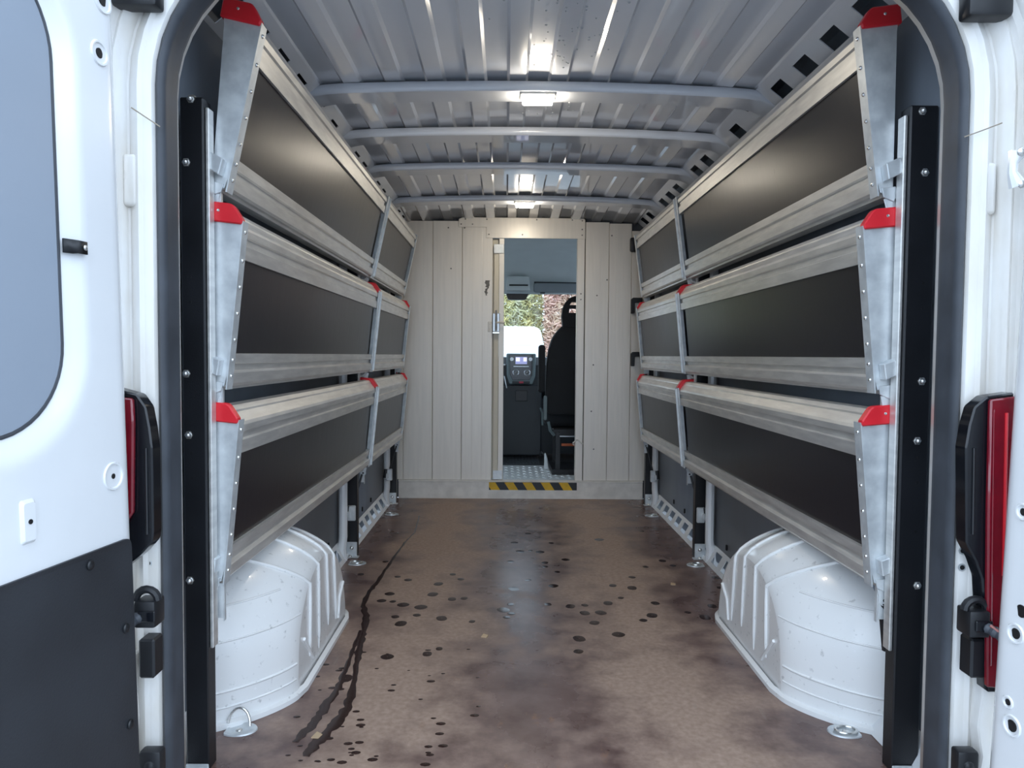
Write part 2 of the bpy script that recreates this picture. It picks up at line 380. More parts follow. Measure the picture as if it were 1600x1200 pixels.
MB().prism([(-0.447, 1.915), (-0.253, 1.915), (-0.253, 1.841), (0.442, 1.841), (0.442, 1.972), (0.43, 1.984), (-0.42, 1.984), (-0.447, 1.972)], 'y', YPART-0.006, YPART+0.0, 0.0015).build('lintel_plate', ALUW, wfront)
MB().box(0.388, 0.440, YPART-0.008, YPART+0.05, 0.131, 1.841, 0.002).build('jamb', ALUW, wfront)
MB().box(-0.162, -0.126, YPART+0.004, YPART+0.06, 0.131, 1.841, 0.002).build('jamb', ALUW, wfront)
MB().prism([(YPART+0.02, 0.0), (YPART-0.012, 0.0), (YPART-0.012, 0.118), (YPART-0.022, 0.122), (YPART-0.022, 0.131), (YPART+0.02, 0.131)], 'x', -0.865, 0.872).build('kick_plate', ALUK, wfront)
rv = None
for x, z in [(-0.40, 1.965), (-0.43, 1.93), (-0.35, 1.93), (-0.25, 1.965), (-0.235, 1.86), (0.10, 1.965), (0.35, 1.965), (0.42, 1.96), (0.42, 1.90), (0.42, 1.86), (0.0, 1.86), (-0.52, 1.905), (-0.405, 1.905), (0.60, 1.55), (0.53, 1.44), (0.63, 1.86), (0.416, 1.45), (0.416, 1.41), (0.51, 0.95), (0.50, 0.62), (-0.5, 1.62), (0.52, 0.35)]:
    yy = YPART-0.0065 if z > 1.84 and -0.45 < x < 0.442 else YPART-0.0085 if 0.385 < x < 0.442 else YPART-0.001
    if rv is None:
        rv = MB().dome((0, 0, 0), (0, -1, 0), 0.006, 0.003, 8, 2).build('rivet', RESID, None); rv.parent = wfront; rv.location = Vector((x, yy, z))-ORG[wfront.name]
    else: inst(rv, (x, yy, z), wfront)
# sliding cab door, seen edge-on in the opening
d3 = struct(MB().box(-0.75, -0.163, YPART+0.036, YPART+0.058, 0.135, 1.845, 0.002).build('door_3', CREAM), 'cream sliding door leaf pushed open behind the aluminium planks')
MB().box(-0.197, -0.163, YPART+0.008, YPART+0.036, 0.17, 1.79, 0.002).build('edge_strip', CREAM, d3)
MB().box(-0.20, -0.128, YPART-0.003, YPART+0.004, 1.735, 1.80, 0.002).build('runner_plate', GALV, d3)
MB().box(-0.197, -0.130, YPART+0.0, YPART+0.004, 0.135, 0.20, 0.002).build('guide_plate', GALV, d3)
la = thing('slide_bolt_latch', (-0.165, YPART, 1.18), 'galvanised slide-bolt latch on the cab door frame', 'latch')
mb = MB(); mb.box(-0.205, -0.155, YPART-0.016, YPART-0.002, 1.185, 1.315, 0.003); mb.build('body', SILV, la)
MB().tube([(-0.180, YPART-0.022, 1.335), (-0.180, YPART-0.022, 1.19)], 0.008, 8).build('bolt_bar', ZINC, la)
MB().tube([(-0.180, YPART-0.022, 1.25), (-0.145, YPART-0.03, 1.25), (-0.118, YPART-0.03, 1.248)], 0.006, 8).build('handle', ALUK, la)
MB().box(-0.205, -0.155, YPART-0.022, YPART-0.010, 1.17, 1.184, 0.002).build('keeper', ZINC, la)
kp = MB().box(-0.238, -0.212, YPART-0.006, YPART, 1.185, 1.255, 0.002).build('strike_plate', TIE, la)
MB().cyl((-0.225, YPART-0.008, 1.237), (-0.225, YPART-0.004, 1.237), 0.005, 8).build('screw', ALUK, kp)
MB().cyl((-0.225, YPART-0.008, 1.203), (-0.225, YPART-0.004, 1.203), 0.005, 8).build('screw', ALUK, kp)
mb = MB(); zz = 1.545; lft = []; rgt = []
for i in range(13):
    f = i/12; z = 1.545-0.105*f; lft.append((-0.268+0.02*random.random()-0.006*math.sin(f*9), z)); rgt.append((-0.232+0.012*random.random()-0.02*f, z))
mb.prism(lft+rgt[::-1], 'y', YPART-0.0015, YPART+0.001); tag(mb.build('tape_residue', RESID, None, smooth=0), 'torn grey patch of tape residue on the aluminium plank beside the cab door', 'sticker')
ht = thing('hazard_tape', (0.09, YPART-0.013, 0.062), 'yellow and black striped hazard tape on the kick plate under the cab doorway', 'tape')
hx0, hx1, hz0, hz1 = -0.223, 0.402, 0.062, 0.117
nst = 10; wd = (hx1-hx0)/9.7
def clip_poly(pts, x0, x1):
    for lim, sg in ((x0, 1), (x1, -1)):
        out = []
        for i, p in enumerate(pts):
            q = pts[(i+1) % len(pts)]; ip = sg*(p[0]-lim) >= 0; iq = sg*(q[0]-lim) >= 0
            if ip: out.append(p)
            if ip != iq:
                u = (lim-p[0])/(q[0]-p[0]); out.append((lim, p[1]+(q[1]-p[1])*u))
        pts = out
    return pts
for k in range(-2, nst+1):
    xa = hx0-0.02+k*wd; pl = clip_poly([(xa, hz1), (xa+wd, hz1), (xa+wd+0.035, hz0), (xa+0.035, hz0)], hx0, hx1)
    if len(pl) >= 3: MB().prism(pl, 'y', YPART-0.0135, YPART-0.0125).build('stripe', YEL if k % 2 == 0 else BLK, ht, smooth=0)
tie = MB().tube([(0.372, YPART-0.012, 0.40), (0.40, YPART-0.022, 0.425), (0.44, YPART-0.02, 0.395)], 0.006, 8).tube([(0.37, YPART-0.012, 0.395), (0.38, YPART-0.01, 0.385)], 0.004, 6)
tag(tie.build('cable_tie', TIE), 'white nylon tie looped round the right jamb of the cab doorway', 'cable tie')
for i, (x, z, hh, lb) in enumerate(((0.775, 1.80, 0.10, 'upper black plastic hook on the partition beside the top right shelf'), (0.780, 1.375, 0.11, 'middle black hooked bracket on the partition beside the middle right shelf'), (0.785, 1.0, 0.10, 'lower black hooked bracket on the partition below the middle right shelf'))):
    mb = MB()
    if i == 0: mb.box(x-0.02, x+0.03, YPART-0.04, YPART, z-hh/2, z+hh/2, 0.012, 2)
    else:
        mb.prism([(x-0.012, z-hh/2), (x+0.012, z-hh/2), (x+0.014, z+hh/2-0.035), (x+0.065, z+hh/2-0.03), (x+0.065, z+hh/2), (x, z+hh/2), (x-0.012, z+hh/2-0.012)], 'y', YPART-0.035, YPART, 0.003)
    tag(mb.build('partition_hook', BLK), lb, 'hook')

# ------------------------------------------------------------------ rack posts
def bolt_mesh():
    m = MB().tube([(0, 0, 0), (0, -0.003, 0)], [0.013, 0.013], 14)
    m.tube([(0, -0.003, 0), (0, -0.011, 0)], [0.0105, 0.0105], 6); m.dome((0, -0.011, 0), (0, -1, 0), 0.0075, 0.010, 10, 3)
    return m
bolt_src = None
PX = {-1: (0.826, 0.881), 1: (0.846, 0.913)}
for s, nm in SIDES:
    for i, y in enumerate(POSTY):
        x0, x1 = PX[s] if i == 0 else (0.852, 0.905)
        where = ('nearest the open rear doors', 'in front of the wheel arch', 'beside the partition')[i]
        t = thing('rack_post', (s*(x0+x1)/2, y, 0), 'black steel shelf post on the %s side %s' % (nm, where), 'post', 'shelf posts')
        MB().box(s*x0, s*x1, y, y+0.045, 0.004 if i else -0.0, 1.62, 0.003).build('upright', BLKS, t)
        MB().box(s*(x0-0.009), s*(x0-0.0005), y+0.010, y+0.040, 0.30 if i == 0 else 0.55, 1.60, 0.002).build('side_channel', ALU, t)
        fp = MB().box(s*(x0-0.012), s*(x1+0.0), y-0.035, y+0.0, 0.0, 0.006, 0.002).box(s*x0, s*x1, y-0.006, y-0.0005, 0.0, 0.075 if i else 0.02, 0.002).build('foot_plate', GALV, t)
        if i:
            MB().dome((s*(x0+x1)/2, y-0.006, 0.045), (0, -1, 0), 0.011, 0.008).build('foot_bolt', ZINC, fp)
            MB().dome((s*(x0+x1)/2-0.005, y-0.02, 0.006), (0, 0, 1), 0.011, 0.008).build('foot_bolt', ZINC, fp)
        if i == 0:
            pts = [(298, 163), (291, 262), (291, 592), (295, 688), (297, 915)] if s < 0 else [(1441, 182), (1445, 278), (1440, 604), (1433, 697), (1433, 923)]
            for p in pts:
                q = at(*p, Y=y)
                if bolt_src is None:
                    b = bolt_mesh().build('bolt', ZINC, None); b.parent = t; b.location = q-ORG[t.name]; bolt_src = b
                else: inst(bolt_src, q, t)
            for z in (1.20, 1.14, 0.78, 0.72, 0.60):
                MB().cyl((s*(x0+0.62*(x1-x0)), y-0.0008, z), (s*(x0+0.62*(x1-x0)), y+0.001, z), 0.0035, 8).build('hole', DARKHOLE, t)

# ------------------------------------------------------------------ folding shelves
Y0, Y1, Y2 = 1.752, 3.64, 4.79
TIERS = {  # side -> [(hinge x, hinge z, tilt)]
    -1: [(0.828, 1.406, 12.3), (0.831, 0.922, 6.0), (0.842, 0.436, 5.6)],
    1: [(0.834, 1.408, 7.6), (0.840, 0.924, 5.7), (0.846, 0.440, 5.4)]}
TOPR = [(-0.036, 0.452), (-0.008, 0.452), (0.003, 0.442), (0.005, 0.437), (0.026, 0.416), (0.031, 0.408), (0.031, 0.392), (0.024, 0.389), (0.024, 0.372), (0.031, 0.369), (0.031, 0.336), (0.011, 0.336), (0.011, 0.352), (-0.004, 0.36), (-0.004, 0.405), (-0.036, 0.432)]
BOTR = [(0.011, 0.100), (0.031, 0.100), (0.031, 0.076), (0.023, 0.073), (0.023, 0.057), (0.036, 0.052), (0.036, 0.026), (0.031, 0.019), (0.021, 0.016), (0.021, 0.009), (-0.016, 0.004), (-0.016, 0.012), (0.004, 0.034), (0.004, 0.086)]
riv_src = None
def shelf(s, nm, tier):
    global riv_src
    hx, hz, tilt = TIERS[s][tier]; a = math.radians(tilt); ca, sa = math.cos(a), math.sin(a)
    def W(u, v): return (s*(hx-(u*ca+v*sa)), hz+v*ca-u*sa)
    tn = ('top', 'middle', 'bottom')[tier]
    t = thing('folding_shelf', (s*hx, Y0, hz-0.02), 'folded-up dark plywood shelf with aluminium rails, %s tier on the %s wall' % (tn, nm), 'shelf', 'folding shelves')
    def pr(pts, ya, yb, name, m, par=t, bev=0.0): return MB().prism([W(*p) for p in pts], 'y', ya, yb, bev).build(name, m, par, smooth=0)
    for ya, yb in ((Y0+0.004, Y1-0.012), (Y1+0.014, Y2-0.004)):
        pr(TOPR, ya, yb, 'top_rail', ALU); pr(BOTR, ya, yb, 'bottom_rail', ALU)
    pr([(0.013, 0.09), (0.022, 0.09), (0.022, 0.345), (0.013, 0.345)], Y0+0.005, Y1-0.085, 'plywood_panel', PLY)
    pr([(0.013, 0.09), (0.022, 0.09), (0.022, 0.345), (0.013, 0.345)], Y1+0.02, Y2-0.065, 'plywood_panel', PLY)
    for k, y in enumerate((Y0, Y1, Y2)):
        # web, facing the rear
        th = 0.003; br = MB(); yy = y if k < 2 else y-0.004
        web = [(-0.004, 0.03), (0.0, 0.02), (0.028, 0.02), (0.033, 0.05), (0.033, 0.425), (-0.058, 0.425), (-0.052, 0.40), (-0.012, 0.09)]
        if k == 0: br.prism([W(*p) for p in web], 'y', yy-0.004, yy)
        else: br.prism([W(*p) for p in [(0.012, 0.03), (0.033, 0.03), (0.033, 0.425), (-0.05, 0.455), (-0.05, 0.43), (0.012, 0.35)]], 'y', yy-0.003, yy)
        fl = [(0.033, 0.012), (0.0365, 0.012), (0.0365, 0.425), (0.033, 0.425)]
        if k == 0: br.prism([W(*p) for p in fl], 'y', yy-0.006, yy+0.030)
        if k == 1: br.prism([W(*p) for p in fl], 'y', yy-0.032, yy-0.005); br.prism([W(*p) for p in fl], 'y', yy+0.006, yy+0.032); br.prism([W(u_, v_) for u_, v_ in [(0.03, 0.02), (0.046, 0.02), (0.046, 0.42), (0.03, 0.42)]], 'y', yy-0.003, yy+0.003)
        if k == 2: br.prism([W(*p) for p in fl], 'y', yy-0.028, yy)
        bro = br.build('end_bracket', GALV, t, smooth=0)
        if k == 0:
            for v in (0.045, 0.085, 0.135, 0.20, 0.265, 0.33, 0.40):
                x, z = W(0.037, v)
                if riv_src is None:
                    r = MB().dome((0, 0, 0), (0, 0, 1), 0.0055, 0.004, 8, 2).build('rivet', ZINC, None); r.parent = bro; r.location = Vector((x, yy+0.012, z))-ORG[bro.name]; r.rotation_euler = (0, -s*math.pi/2, 0); riv_src = r
                else: inst(riv_src, (x, yy+0.012, z), bro, (0, -s*math.pi/2, 0))
            # boxed foot of the bracket
            pr([(-0.018, 0.058), (0.020, 0.044), (0.022, 0.084), (-0.014, 0.094)], yy-0.034, yy-0.004, 'foot_block', GALV, t, 0.002)
            pr([(-0.008, 0.03), (0.026, 0.03), (0.024, 0.008), (0.0, -0.006), (-0.012, 0.01)], yy-0.010, yy-0.004, 'hook_plate', GALV, t, 0.001)
        if k < 2 and not (tier == 0 and k):
            cap = [(-0.064, 0.416), (0.034, 0.416), (0.036, 0.428), (0.012, 0.458), (0.004, 0.463), (-0.064, 0.463)]
            ya, yb = (yy-0.012, yy+0.012) if k == 0 else (yy-0.018, yy+0.018)
            cp = pr(cap, ya, yb, 'end_cap', RED, t, 0.003); 
            if k == 0:
                x, z = W(-0.024, 0.443); MB().dome((x, ya, z), (0, -1, 0), 0.004, 0.002, 8, 2).build('cap_screw', ZINC, cp)
        elif tier:
            pr([(0.0, 0.438), (0.030, 0.414), (0.034, 0.420), (0.006, 0.461), (-0.05, 0.461), (-0.05, 0.456)], yy-0.006, yy+0.006, 'end_cap', RED, t)
        # hinge ear
        e = MB(); ring_o = arc(0.006, -0.026, 0.0145, 150, 390, 12); pts = ring_o+[(0.022, 0.004), (-0.006, 0.004)]
        e.prism([W(*p) for p in pts], 'y', yy-0.006, yy-0.002, 0.001); eo = e.build('hinge_ear', GALV, t)
        hxh, hzh = W(0.006, -0.026); MB().cyl((hxh, yy-0.0075, hzh), (hxh, yy-0.004, hzh), 0.0045, 10).build('pin_hole', DARKHOLE, eo)
        if k == 1:
            px_, pz_ = W(0.01, 0.005); MB().tube([(px_+s*0.035, yy-0.05, pz_-0.02), (px_+s*0.006, yy-0.035, pz_-0.012), (px_-s*0.006, yy-0.02, pz_+0.02)], 0.006, 6).build('release_hook', GALV, t)
        # plate that carries the hinge on the post
        xi = (PX[s][0] if k == 0 else 0.852)
        mp = MB().box(s*(xi-0.019), s*(xi-0.0165), yy+0.0, yy+0.014, hz-0.085, hz+0.115, 0.001).box(s*(xi-0.018), s*(xi+0.004), yy-0.003, yy+0.002, hz-0.075, hz+0.012).build('mounting_plate', GALV, t)
        # gas strut running down behind to the post
        sx, sz = hxh, hzh-0.006
        if tier == 2 and k:
            MB().tube([(sx+s*0.004, yy-0.012, sz), (s*0.885, yy-0.055, 0.235)], 0.005, 8).build('gas_strut', BLK, t)
            MB().box(s*0.856, s*0.896, yy-0.112, yy-0.096, 0.185, 0.262, 0.004).box(s*0.88, s*0.905, yy-0.125, yy-0.10, 0.20, 0.235, 0.003).build('strut_bracket', GALV, t)
            MB().tube([(s*0.897, yy-0.115, 0.262), (s*0.903, yy-0.120, 0.205)], 0.011, 8).build('strut_foot', BLK, t)
        else:
            MB().tube([(sx, yy+0.002, sz), (sx+s*0.004, yy+0.01, sz-0.03), (sx+s*0.02, yy+0.02, sz-0.13)], [0.011, 0.009, 0.009], 8).build('gas_strut', BLK, t)
    return t
for s, nm in SIDES:
    for k in range(3): shelf(s, nm, k)

# ------------------------------------------------------------------ wheel arches
WALLP = [(1.86, 0.0), (1.855, 0.14), (1.865, 0.27), (1.92, 0.345), (2.05, 0.42), (2.28, 0.465), (2.50, 0.425), (2.70, 0.355), (2.84, 0.25), (2.90, 0.12), (2.91, 0.0)]
INP = [(2.085, 0.0), (2.092, 0.08), (2.105, 0.17), (2.15, 0.25), (2.24, 0.31), (2.37, 0.335), (2.50, 0.31), (2.60, 0.25), (2.665, 0.17), (2.70, 0.08), (2.71, 0.0)]
NP = 30
wp = lerp_prof(WALLP, NP); ip = lerp_prof(INP, NP)
def arch_pt(sv, j, out=0.0):
    b = 1-(1-sv**1.45)**(1/1.45) if sv < 1 else 1.0
    return (0.972-sv*(0.972-0.722), wp[j][0]*(1-b)+ip[j][0]*b, max(0.0, wp[j][1]*(1-b)+ip[j][1]*b))
for s, nm in SIDES:
    t = thing('wheel_arch', (s*0.85, 2.4, 0), 'white painted wheel arch box bulging into the load floor on the %s' % nm, 'wheel arch', 'wheel arches')
    svals = [0.145, 0.2, 0.28, 0.4, 0.52, 0.64, 0.74, 0.82, 0.88, 0.93, 0.965, 0.99, 1.0]
    rows = [[(s*p[0], p[1], p[2]) for p in (arch_pt(sv, j) for j in range(NP+1))] for sv in svals]
    mb = MB().grid(rows)
    cy, n1 = 2.39, NP+1
    # inner side: concentric rings down to the middle of the base
    rws = [rows[-1]]
    for f in (0.97, 0.9, 0.6, 0.0): rws.append([(s*(0.722-0.003*(1-f)), cy+(p[1]-cy)*f, p[2]*f) for p in rows[-1]])
    mb.grid(rws)
    mb.build('shell', ARCHP, t, smooth=50)
    # foot flange
    fl = [(0.972, 1.845), (0.93, 1.855), (0.86, 1.925), (0.79, 1.99), (0.745, 2.035), (0.718, 2.08), (0.712, 2.13), (0.712, 2.66), (0.718, 2.71), (0.76, 2.76), (0.86, 2.86), (0.972, 2.93)]
    flo = [arch_pt(sv, 0) for sv in svals]+[(0.712, 2.12, 0)]+[(0.712, 2.68, 0)]+[arch_pt(sv, NP) for sv in svals[::-1]]
    mb = MB(); rowa = []; rowb = []; rowc = []
    for i, p in enumerate(flo):
        yy = p[1]-0.012 if i < len(svals) else p[1]+0.012 if i > len(svals)+1 else p[1]
        xx = p[0]-0.010
        rowa.append((s*xx, yy, 0.0005)); rowb.append((s*xx, yy, 0.014)); rowc.append((s*(p[0]+0.004), p[1]+(0.004 if i < len(svals) else -0.004 if i > len(svals)+1 else 0), 0.020))
    MB().grid([rowa, rowb, rowc]).build('foot_flange', ARCHP, t, smooth=50)
    # pressed beads: over the shoulder and down the inner side
    def bead(j, s0, dj, zend, r=0.006):
        pts = []
        for sv in [s0+(1-s0)*q/10 for q in range(11)]:
            p = arch_pt(sv, j); pts.append((s*(p[0]-0.001), p[1], p[2]+0.001))
        p = arch_pt(1.0, j)
        for q in range(1, 6):
            f = q/5; pts.append((s*(0.7195-0.0), p[1]+dj*f, p[2]+(zend-p[2])*f))
        MB().tube(pts, [r]*(len(pts)-1)+[r*0.3], 8).build('pressed_bead', ARCHP, t, smooth=80)
    for j, s0, dj, ze in ((10, 0.30, -0.01, 0.07), (13, 0.20, 0.0, 0.05), (16, 0.16, 0.02, 0.08), (19, 0.16, 0.03, 0.06)): bead(j, s0, dj, ze)
    MB().tube([(s*0.719, 2.66, 0.16), (s*0.719, 2.60, 0.12), (s*0.719, 2.58, 0.05)], 0.0055, 8).build('pressed_bead', ARCHP, t, smooth=80)
    MB().tube([(s*0.719, 2.14, 0.15), (s*0.719, 2.24, 0.05)], 0.0055, 8).build('pressed_bead', ARCHP, t, smooth=80)
    # horizontal creases on the rear face
    for z, s1, r in ((0.10, 1.0, 0.004), (0.055, 1.0, 0.003), (0.235, 1.0, 0.003), (0.32, 0.80, 0.003)):
        pts = []
        for q in range(15):
            sv = 0.16+(s1-0.17)*q/14
            prof = [arch_pt(sv, j) for j in range(NP//2+1)]
            for a_, b_ in zip(prof, prof[1:]):
                if a_[2] <= z <= b_[2] and b_[2] > a_[2]:
                    u = (z-a_[2])/(b_[2]-a_[2]); pts.append((s*(a_[0]+(b_[0]-a_[0])*u), a_[1]+(b_[1]-a_[1])*u-0.0005, z)); break
        if len(pts) > 2: MB().tube(pts, r, 6).build('pressed_bead', ARCHP, t, smooth=80)

# ------------------------------------------------------------------ lashing eyes and loose bits on the floor
def lashing_eye(x, y, s, up, label):
    t = thing('lashing_eye', (x, y, 0.0), label, 'tie-down', 'floor lashing eyes')
    out = []
    for k in range(20):
        a = 2*math.pi*k/20; rx = 0.050; ry = 0.036
        px, py = rx*math.cos(a), ry*math.sin(a)
        if s*px > 0.034: px = s*0.034
        out.append((px, py))
    rows = []
    for f, z in ((1.0, 0.0004), (0.97, 0.004), (0.86, 0.0045), (0.74, 0.0012), (0.02, 0.0010)):
        rows.append([(x+p*f, y+q*f, z) for p, q in out])
    MB().grid(rows, close=True).build('cup', GALV, t, smooth=50)
    MB().dome((x, y, 0.001), (0, 0, 1), 0.010, 0.004, 12).build('centre_bolt', ZINC, t)
    if up: pts = [(x-0.003+0.030*math.cos(a), y+0.008+0.010*math.sin(a), 0.008+0.045*math.sin(a)) for a in [math.pi*k/12 for k in range(13)]]
    else: pts = [(x+0.028*math.cos(a), y+0.020*math.sin(a), 0.0065) for a in [2*math.pi*k/20 for k in range(20)]]
    MB().tube(pts, 0.0038, 8, closed=not up).build('ring', ZINC, t)
for s, nm in SIDES:
    lashing_eye(s*0.825, 1.89, s, s < 0, 'silver floor lashing eye by the %s rear wheel arch%s' % (nm, ', ring standing up' if s < 0 else ', ring lying flat'))
    lashing_eye(s*0.832, 3.43, s, False, 'silver floor lashing eye at the foot of the middle %s post' % nm)
    lashing_eye(s*0.836, 4.50, s, False, 'small far lashing eye on the %s near the partition' % nm)

def ribbon(px, wd):
    c = [at(*p, Z=0.0) for p in px]; n = 6; fine = []
    for i in range(len(c)-1):
        for q in range(n): fine.append((c[i].lerp(c[i+1], q/n), wd[i]+(wd[i+1]-wd[i])*q/n))
    fine.append((c[-1], wd[-1])); L_, R_, Mi = [], [], []
    for i, (p, w_) in enumerate(fine):
        t = (fine[min(i+1, len(fine)-1)][0]-fine[max(i-1, 0)][0]).normalized(); nrm = Vector((-t.y, t.x, 0))
        a_ = w_*(0.6+0.8*random.random()); b_ = w_*(0.6+0.8*random.random())
        L_.append((p+nrm*a_+Vector((0, 0, 0.0006)))[:]); R_.append((p-nrm*b_+Vector((0, 0, 0.0006)))[:]); Mi.append((p+Vector((0, 0, 0.0016)))[:])
    return [L_, Mi, R_]
m1 = [(655, 806), (648, 832), (632, 848), (612, 876), (590, 908), (576, 926), (568, 945), (572, 962), (568, 988), (562, 1010), (556, 1040), (552, 1075), (543, 1105), (525, 1130), (500, 1155), (478, 1182)]
w1 = [0.004, 0.004, 0.005, 0.007, 0.009, 0.011, 0.012, 0.012, 0.012, 0.012, 0.010, 0.011, 0.013, 0.016, 0.018, 0.012]
m2 = [(566, 985), (553, 1012), (541, 1045), (528, 1075), (508, 1105), (488, 1132), (462, 1160)]
w2 = [0.010, 0.008, 0.008, 0.010, 0.014, 0.016, 0.008]
mb = MB().grid(ribbon(m1, w1)).grid(ribbon(m2, w2))
tag(mb.build('water_trail', WET), 'dark forked trail of spilt water running along the left of the floor', 'water')
d5 = [(595, 592), (545, 635), (615, 640), (680, 660), (790, 675), (630, 735), (765, 725), (665, 778), (920, 745), (865, 595), (985, 625), (905, 935), (830, 967), (580, 985), (1110, 765), (645, 485), (710, 505), (900, 530), (990, 470), (1040, 500), (1350, 390), (1460, 505), (1370, 560), (1350, 657), (1305, 692), (1355, 715), (1325, 738), (570, 390), (415, 470), (320, 1120), (1460, 215), (1375, 272), (1415, 328), (1060, 620)]
d6 = [(835, 423), (940, 385), (1005, 415), (750, 488), (630, 540), (750, 555), (680, 617), (600, 650), (895, 650), (1098, 708), (1207, 738), (875, 727), (820, 757), (455, 663), (365, 670), (455, 712), (555, 710), (515, 773), (665, 846), (420, 872), (415, 952), (225, 657), (258, 542), (283, 455), (335, 378), (245, 274), (208, 422), (205, 397), (1250, 668), (1275, 490), (1300, 553), (175, 330), (115, 322), (50, 327), (810, 200), (545, 253)]
mb = MB()
for X_, Y_, ox, sc in [(a, b, 460, 4) for a, b in d5]+[(a, b, 800, 4) for a, b in d6]:
    c = at(ox+X_/sc, 780+Y_/sc, Z=0.0); r = 0.011+0.011*random.random()
    rows = []
    ph = random.random()*6
    for f, z in ((1.0, 0.0003), (0.7, 0.0006), (0.05, 0.0007)):
        rows.append([(c.x+r*f*math.cos(a)*(1.15+0.15*math.sin(2*a+ph)), c.y+r*f*1.3*math.sin(a), z) for a in [2*math.pi*k/12 for k in range(12)]])
    mb.grid(rows, close=True)
for k in range(70):
    c = at(430+random.random()*320, 1010+random.random()*185, Z=0.0)
    if abs(c.x) > 0.7: continue
    r = 0.003+0.006*random.random()
    mb.grid([[(c.x+r*f*math.cos(a)*1.6, c.y+r*f*math.sin(a), z) for a in [2*math.pi*q/8 for q in range(8)]] for f, z in ((1, 0.0003), (0.05, 0.001))], close=True)
o = mb.build('water_drops', WET); tag(o, 'dark drops of water scattered over the brown floor', 'water'); o['kind'] = 'stuff'
for i, (px, py, lb) in enumerate(((757, 994, 'pale wood chip lying in the middle of the floor'), (1051, 913, 'light splinter lying on the floor towards the right wheel arch'), (495, 1150, 'tiny pale chip on the floor beside the water trail'))):
    c = at(px, py, Z=0.0); tag(MB().prism([(c.x-0.012, c.y-0.012), (c.x+0.008, c.y-0.016), (c.x+0.014, c.y+0.004), (c.x-0.004, c.y+0.018)], 'z', 0.0005, 0.003).build('wood_chip', WOODC, smooth=0), lb, 'wood chip')

# ------------------------------------------------------------------ rear door frame
HWO = 0.824
def opening(n_arc=10):
    r = 0.30; p = [(-HWO, -0.12), (-HWO, 0.3), (-HWO, 0.7), (-HWO, 1.1), (-HWO, 1.35)]
    p += [(-HWO+0.3+r*math.cos(math.radians(180-90*i/n_arc)), 1.56+r*math.sin(math.radians(180-90*i/n_arc))) for i in range(n_arc+1)]
    p += [(0.0, 1.862)]
    return [(x+0.006, z) for x, z in p+[(-x, z) for x, z in p[::-1] if x != 0.0]]
OPN = opening()
def sweep(sec, mb, closed=False):
    """sec: (offset outward from the opening edge, y)"""
    rows = []
    for i, (x, z) in enumerate(OPN):
        a = OPN[max(i-1, 0)]; b = OPN[min(i+1, len(OPN)-1)]; t = Vector((b[0]-a[0], b[1]-a[1])).normalized(); n = Vector((-t.y, t.x))
        rows.append([(x+n.x*o, y, z+n.y*o) for o, y in sec])
    return mb.grid(rows, close=closed)
FSEC = [(0.005, 1.56), (0.004, 1.475), (0.012, 1.462), (0.028, 1.458), (0.034, 1.452), (0.058, 1.470), (0.064, 1.466), (0.070, 1.448), (0.078, 1.440), (0.084, 1.442), (0.090, 1.432), (0.104, 1.428), (0.108, 1.414), (0.116, 1.405), (0.150, 1.402), (0.172, 1.408), (0.182, 1.425), (0.183, 1.56)]
fr = struct(sweep(FSEC, MB()).build('wall_rear', FRAMEP, smooth=30, solid=0.003, off=1), 'white pressed steel rear door frame')
SSEC = [(-0.004, 1.50)]+[(-0.014+0.015*math.cos(a), 1.478+0.016*math.sin(a)) for a in [math.radians(200+d) for d in range(0, 200, 25)]]+[(0.004, 1.50)]
SSEC = [(0.004, 1.53), (-0.010, 1.53), (-0.014, 1.515), (-0.010, 1.505), (-0.014, 1.475), (-0.010, 1.462), (-0.003, 1.458), (0.005, 1.465), (0.006, 1.49)]
struct(sweep(SSEC, MB(), closed=True).build('trim_1', RUBBER, smooth=50), 'grey rubber seal around the rear door opening')
# unseen header above the opening, built to block light
struct(MB().box(-0.97, 0.97, 1.45, 1.50, 2.04, 2.10).build('trim_2', PAINT, smooth=0))
# details pressed into or fixed on the frame
for s, nm in SIDES:
    # step in the channel half way up: the pocket ends in a sloping face
    MB().box(s*0.856, s*0.888, 1.452, 1.470, 1.315, 1.42, 0.008, 3).build('striker_pad', FRAMEP, fr)
    a_, b_ = ((1507, 214), (1566, 192)) if s > 0 else ((205, 168), (250, 198))
    pa, pb = at(*a_, Y=1.452), at(*b_, Y=1.425 if s > 0 else 1.45)
    pa2, pb2 = (pa, pb) if s > 0 else (at(205, 168, Y=1.425), at(250, 198, Y=1.452))
    MB().tube([pa2, pa2.lerp(pb2, 0.5)+Vector((0, 0.004, 0)), pb2], 0.0013, 6).build('body_seam', SEAM, fr)
    for z in (0.62, 0.585):
        MB().tube([(s*0.845, 1.4585, z), (s*0.845, 1.4565, z)], [0.008, 0.008], 12).build('hole_rim', GALV, fr)
        MB().tube([(s*0.845, 1.4570, z), (s*0.845, 1.4560, z)], [0.005, 0.005], 12).build('screw_hole', DARKHOLE, fr)
    wd = MB()
    for k in range(12): wd.dome((s*0.925, 1.4295, 1.02+k*0.05), (0, -1, 0), 0.004, 0.0015, 6, 2)
    o = wd.build('spot_welds', FRAMEP, fr); o['kind'] = 'stuff'
    # lower stepped strip
    MB().prism([(s*0.868, 0.12), (s*0.905, 0.12), (s*0.905, 0.36), (s*0.892, 0.40), (s*0.868, 0.40), (s*0.875, 0.33), (s*0.868, 0.26), (s*0.878, 0.2)], 'y', 1.425, 1.47, 0.003).build('lower_pressing', FRAMEP, fr)
    MB().box(s*0.795, s*0.885, 1.415, 1.455, 1.695, 1.765, 0.008, 2).build('door_buffer', BLK, fr)
